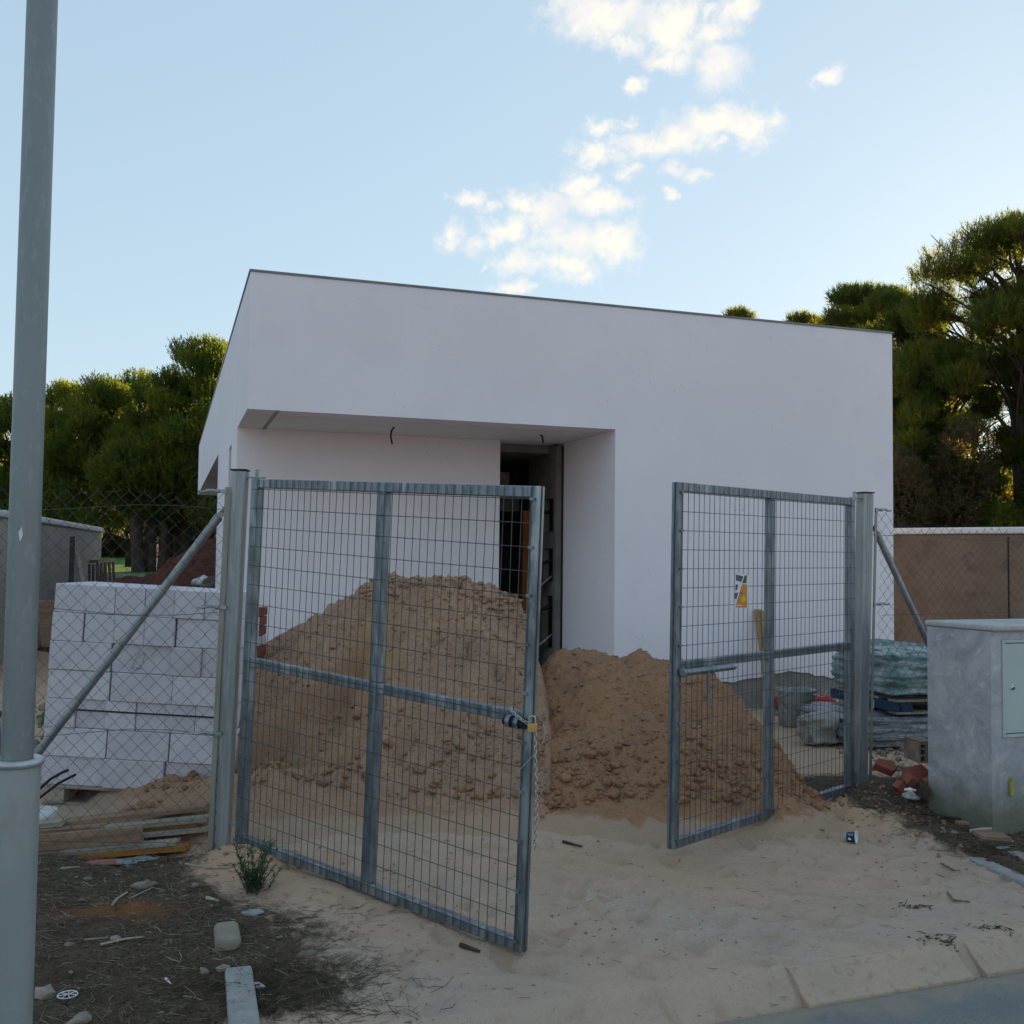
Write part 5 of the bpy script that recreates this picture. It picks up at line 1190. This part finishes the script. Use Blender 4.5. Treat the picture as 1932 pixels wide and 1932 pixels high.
# the weed
def weed(px, py, ns, hgt, label, seed, lw=.006):
    c = c_0 = on_ground(px, py); q = np.random.default_rng(seed); t = thing('weed', c, label, 'weed'); st = MB(); lf = MB()
    for k in range(ns):
        a = q.uniform(0, 6.28); le = q.uniform(.12, .8); h = hgt * q.uniform(.4, 1) / (1 + .25 * le); d = np.array([math.cos(a) * le, math.sin(a) * le, 1.0]); d /= np.linalg.norm(d)
        c = c_0 + np.array([q.normal(0, .022), q.normal(0, .022), 0]); pts = [c + d * h * s + np.array([math.cos(a), math.sin(a), 0]) * .03 * s * s for s in np.linspace(0, 1, 5)]; st.tube(pts, np.linspace(.0028, .001, 5), 5, False)
        for j in range(int(22 + h * 110)):
            s = q.uniform(.04, 1); p = c + d * h * s + np.array([math.cos(a), math.sin(a), 0]) * .03 * s * s; b = q.uniform(0, 6.28); ld = norm(np.array([math.cos(b), math.sin(b), q.uniform(.3, 1.2)])); L = q.uniform(.02, .045); sd2 = norm(np.cross(ld, (0, 0, 1))) * L * .10
            lf.add([p, p + ld * L * .5 + sd2, p + ld * L + (0, 0, -.004), p + ld * L * .5 - sd2], [(0, 1, 2, 3)])
    st.build('stems', M_weed, t, recalc=False); lf.build('leaves', M_weed, t, recalc=False); return t
weed(480, 1688, 26, .27, 'small green leafy weed at the foot of the left gate leaf', 3)
weed(1921, 1540, 4, .12, 'tiny dark weed at the foot of the kiosk front', 5)

# ------------------------------------------------------------------ pines
def tufts(Pp, Dd, q, K=8, ln=.26, nl=.15, wd=.015, spread=.55):
    N = len(Pp); t = q.uniform(-.3, 1, (N, K, 1)); b = Pp[:, None] + Dd[:, None] * t * ln
    nd = Dd[:, None] + q.normal(0, spread, (N, K, 3)); nd /= np.linalg.norm(nd, axis=2, keepdims=True)
    L = nl * q.uniform(.7, 1.3, (N, K, 1)); s = np.cross(nd, q.normal(0, 1, (N, K, 3))); s /= np.maximum(np.linalg.norm(s, axis=2, keepdims=True), 1e-6)
    V = np.stack([b - s * wd, b + s * wd, b + nd * L], 2).reshape(-1, 3); return V, np.arange(len(V)).reshape(-1, 3)
def pine(base, top, cr, cbase, nl, nt, seed, m_, label, group, lean=0, K=8, open_=0.0, ln=.26, nlen=.15, wd=.016, limbs=True, flat=1.0):
    q = np.random.default_rng(seed); base = np.asarray(base, float); t = thing('pine_tree', base, label, 'pine tree', group)
    hgt = top - base[2]; cz0 = cbase; cen = base + np.array([lean, 0, 0])
    lumps = []; nl = int(nl * 4.5)
    for k in range(nl):
        f = (k + q.uniform(0, 1)) / nl; z = cz0 + (top - cz0) * (.03 + .90 * f); rad = cr * math.sqrt(max(.05, 1 - (abs(2 * f - .8) / 1.25) ** 2)); a = q.uniform(0, 6.28); rr2 = rad * math.sqrt(q.uniform(.08, 1)) * .92
        lumps.append((cen + np.array([math.cos(a) * rr2, math.sin(a) * rr2, 0]) + (0, 0, z - base[2]), cr * q.uniform(.08, .21)))
    lumps.append((cen + np.array([0, 0, top - base[2] - cr * .16]), cr * .18))
    C_ = np.array([l[0] for l in lumps]); Rr = np.array([l[1] for l in lumps])
    idx = q.choice(len(lumps), nt, p=Rr ** 2 / (Rr ** 2).sum()); d = q.normal(0, 1, (nt, 3)); d /= np.linalg.norm(d, axis=1)[:, None]
    d[:, 2] = np.where(d[:, 2] < -.25, -d[:, 2], d[:, 2])
    sh = q.uniform(.25, 1.12, (nt, 1)) ** .7
    Pp = C_[idx] + d * Rr[idx][:, None] * sh * np.array([1.15, 1.15, .75 * flat])
    Dd = d * .45 + np.array([0, 0, .9]) + q.normal(0, .22, (nt, 3)); Dd /= np.linalg.norm(Dd, axis=1)[:, None]
    V, F = tufts(Pp, Dd, q, K, ln, nlen, wd)
    np_mesh('crown', V, F, m_, smooth=False, parent=t)
    mb = MB(); tz = np.linspace(0, 1, 7); tp = [base + np.array([lean * s ** 1.3 + .12 * math.sin(s * 5 + seed), .1 * math.sin(s * 4 + seed * 2), hgt * .9 * s - .3 * (s == 0)]) for s in tz]
    r0 = .022 * hgt + .03; mb.tube(tp, np.linspace(r0, r0 * .25, 7), 9)
    mb.build('trunk', M_bark, t, recalc=False)
    if limbs:
        lb = MB()
        for c, r in lumps:
            s = np.clip((c[2] - base[2]) / (hgt * .9) - q.uniform(.08, .22), .12, .95); p0 = np.array([np.interp(s, tz, [p[j] for p in tp]) for j in range(3)]); mid = (p0 + c) / 2 + q.normal(0, .12, 3) + (0, 0, .1)
            lb.tube([p0, mid, c], np.array([r0 * .30, r0 * .18, r0 * .07]) * (.7 if nl > 80 else 1), 6)
            for g_i in range(3 if open_ else 1):
                e = c + q.normal(0, r * .6, 3); lb.tube([mid * .4 + c * .6, (mid + e) / 2 + q.normal(0, .1, 3), e], [r0 * .12, r0 * .08, r0 * .03], 5, False)
        lb.build('limbs', M_bark, t, recalc=False)
    return t
gL = 'pines in a row behind the beige wall'
def LP(px, topy, Y, cr, cb, lab, seed, m_=M_pine, nt=5200):
    b = P(px, 1060, Y); b[2] = lawn_z(b[0], Y) if Y > 27.3 else 0; tz = P(px, topy, Y)[2] - .35; return pine(b, tz, cr, cb - .5, 17, nt, seed, m_, lab, gL, K=13, ln=.44, nlen=.12, wd=.017)
LP(-70, 775, 34, 2.0, 2.2, 'pine mostly beyond the left picture edge', 1)
LP(15, 742, 33.5, 2.0, 2.4, 'pine seen just left of the lamp post', 2)
LP(118, 716, 34, 2.0, 2.4, 'pine seen just right of the lamp post', 3)
LP(178, 705, 32, 1.8, 2.6, 'broad pine right of the lamp post with its crown in front of its neighbours', 4)
LP(252, 694, 34, 2.0, 2.7, 'bright topped pine in the middle of the left row', 5)
LP(318, 690, 31.5, 1.7, 2.8, 'pine standing between the bright topped one and the tallest one', 6)
LP(388, 632, 31, 2.2, 2.6, 'tallest pine of the left row, touching the outline of the house', 7, nt=6800)
LP(470, 640, 34, 2.2, 2.6, 'pine of the left row hidden mostly by the house', 8, nt=3000)
for k, (px0, Y, wd, ln_) in enumerate(((262, 30.0, .20, 2.8), (285, 30.4, .22, 3.0), (303, 30.2, .13, 2.6), (338, 31.5, .17, 3.0), (352, 31.0, .21, 3.0))):
    b = P(px0, 1060, Y); b[2] = lawn_z(b[0], Y); mb = MB(); mb.tube([b - (0, 0, .2), b + (.1 * (k % 3 - 1), 0, ln_ * .5), b + (.3 * (k % 2 - .5), 0, ln_)], [wd, wd * .85, wd * .7], 9)
    t = thing('pine_tree', b, ['leftmost pine trunk on the lawn', 'thick pine trunk second on the lawn', 'thin pine trunk in the middle of the lawn group', 'leaning pine trunk on the lawn', 'rightmost pine trunk on the lawn beside the strut'][k], 'pine tree', 'pine trunks standing on the lawn')
    mb.build('trunk', M_bark, t, recalc=False); q = np.random.default_rng(90 + k); nt = 3400; d = q.normal(0, 1, (nt, 3)); d /= np.linalg.norm(d, axis=1)[:, None]; c = b + np.array([0, 0, ln_ - .05])
    V, F = tufts(c + d * np.array([1.4, 1.2, 1.0]) * q.uniform(.5, 1, (nt, 1)), norm(np.array([0, 0, 1])) * .6 + d * .7, q, 7, .28, .18, .02); np_mesh('crown', V, F, M_pine2, smooth=False, parent=t)
gR = 'pines behind the brown wall and the house'
def RP(px, topy, Y, cr, cb, nl, nt, lab, seed, m_=M_pine2, **kw):
    kw['ln'] = kw.get('ln', .26) * 1.15; kw['wd'] = kw.get('wd', .014) * .75; kw['K'] = 10; nt = int(nt * 1.05)
    b = P(px, 1060, Y); b[2] = lawn_z(b[0], Y) if Y > 27.3 else 0; tz = P(px, topy, Y)[2] - .25; return pine(b, tz, cr, cb, nl, nt, seed, m_, lab, gR, **kw)
RP(1935, 400, 22, 2.6, 5.7, 20, 11500, 'largest pine with visible limbs at the right picture edge', 21, open_=1, ln=.22, nlen=.13, wd=.012, lean=.0)
RP(1712, 545, 25, 1.8, 4.3, 15, 8200, 'round pine just above the right corner of the house', 22, ln=.24, nlen=.14, wd=.013)
RP(1775, 640, 22.5, 1.9, 2.8, 18, 11500, 'dark dense pine between the house corner and the largest pine', 23, ln=.22, nlen=.13, wd=.013)
RP(1635, 532, 27, 1.8, 4.8, 12, 7500, 'pine showing above the roof edge near the house corner', 24, ln=.26, nlen=.15, wd=.014)
RP(1390, 583, 30, 1.5, 5.5, 8, 4200, 'pine whose tip alone shows above the roof', 25, ln=.28, nlen=.16, wd=.015)
RP(1510, 590, 29, 1.4, 5.5, 8, 4200, 'pine with a low tip above the roof right of the other tip', 26, ln=.28, nlen=.16, wd=.015)
RP(2120, 560, 24, 2.6, 2.0, 20, 8000, 'pine added for shade beyond the right picture edge', 27, ln=.26, nlen=.15, wd=.016)  # this and the next two pines added to keep sun off the foreground
RP(2330, 560, 22, 2.8, 2.0, 20, 6000, 'unseen pine added for shade far beyond the right picture edge', 28, ln=.26, nlen=.15, wd=.018)
RP(2580, 600, 21, 2.8, 1.5, 20, 6000, 'unseen pine added for shade farthest beyond the right picture edge', 29, ln=.26, nlen=.17, wd=.022)
# shrubs behind the brown wall
def shrub(px, topy, Y, r, nt, lab, seed, m_, zb=0, nl_=.12, ww=.014):
    b = P(px, 1060, Y); b[2] = zb; tz = P(px, topy, Y)[2]; q = np.random.default_rng(seed); t = thing('shrub', b, lab, 'shrub', 'shrubs behind the brown wall')
    nlp = 9; C_ = np.stack([b[0] + q.uniform(-r, r, nlp), b[1] + q.uniform(-.6, .6, nlp), b[2] + (tz - b[2]) * q.uniform(.3, .85, nlp)], 1); idx = q.integers(0, nlp, nt); d = q.normal(0, 1, (nt, 3)); d /= np.linalg.norm(d, axis=1)[:, None]
    Pp = C_[idx] + d * np.array([r * .5, .5, (tz - b[2]) * .2]) * q.uniform(.4, 1, (nt, 1)) ** .5; Dd = d + (0, 0, .4); Dd /= np.linalg.norm(Dd, axis=1)[:, None]
    V, F = tufts(Pp, Dd, q, 6, .15, nl_, ww, .8); np_mesh('foliage', V, F, m_, smooth=False, parent=t)
    mb = MB()
    for k in range(14):
        c = C_[q.integers(nlp)]; p0 = b + (q.uniform(-.2, .2), 0, 0); mb.tube([p0, (p0 + c) / 2 + q.normal(0, .12, 3), c + q.normal(0, .3, 3)], [.03, .02, .008], 5, False)
    mb.build('stems', M_bark, t, recalc=False); return t
for k, (px0, ty, nm) in enumerate(((2060, 760, 'shrub added for shade just beyond the right picture edge'), (2085, 700, 'tall shrub added for shade beyond the right picture edge'), (2180, 690, 'wide shrub added for shade beyond the right picture edge'), (2300, 690, 'shrub added for shade far beyond the right picture edge'))): shrub(px0, ty, 20.5, 1.2, 3600, nm, 60 + k, M_pine2, nl_=.16, ww=.022)  # shrub row out of view, added to block sun from fence and driveway
shrub(1740, 800, 20.5, 1.0, 5200, 'dark brownish dense shrub right beside the house corner', 51, M_dry)
shrub(1800, 870, 21.5, 1.0, 4500, 'brownish twiggy shrub behind the white wall cap', 52, M_dry)
shrub(1850, 935, 20.5, .7, 2600, 'small yellow green shrub under the bright gap', 53, M_pine)
shrub(1935, 905, 21, .6, 2200, 'dark leafy shrub at the right picture edge above the wall', 54, M_pine2)
# distant wood that reads as one dark mass
q = np.random.default_rng(77); nt = 42000
ang = q.uniform(-1.1, 1.25, nt); ang = ang[(ang < .0) | (ang > .19)]; nt = len(ang); Y = q.uniform(56, 66, nt); X = ang * Y  # gap left open behind the house so sun reaches the left pines
topz = 6.6 + 1.0 * fbm(X, Y * 0, .16, 3, 8) + 3.6 * sstep(.18, .21, ang) * sstep(.36, .32, ang); Zz = 1.5 + (topz - 1.5) * q.random(nt) ** .8  # taller stretch hidden by the house, added to shade the beige wall
V, F = tufts(np.stack([X, Y, Zz], 1), np.tile(norm(np.array([0, 0, 1.])), (nt, 1)) + q.normal(0, .3, (nt, 3)), q, 7, .6, .55, .09, .8)
tag(np_mesh('distant_wood', V, F, M_pine2, smooth=False), 'dark distant pine wood closing the view behind the plot', kind='stuff')
nt = 7000; ang = q.uniform(-.60, -.25, nt); Y = q.uniform(44, 52, nt); X = ang * Y; Zz = 1.5 + 2.4 * q.random(nt)
V, F = tufts(np.stack([X, Y, Zz], 1), np.tile(norm(np.array([0, 0, 1.])), (nt, 1)) + q.normal(0, .3, (nt, 3)), q, 6, .4, .3, .05, .9)
tag(np_mesh('undergrowth', V, F, M_dry, smooth=False), 'brown undergrowth under the pines behind the lawn', kind='stuff')
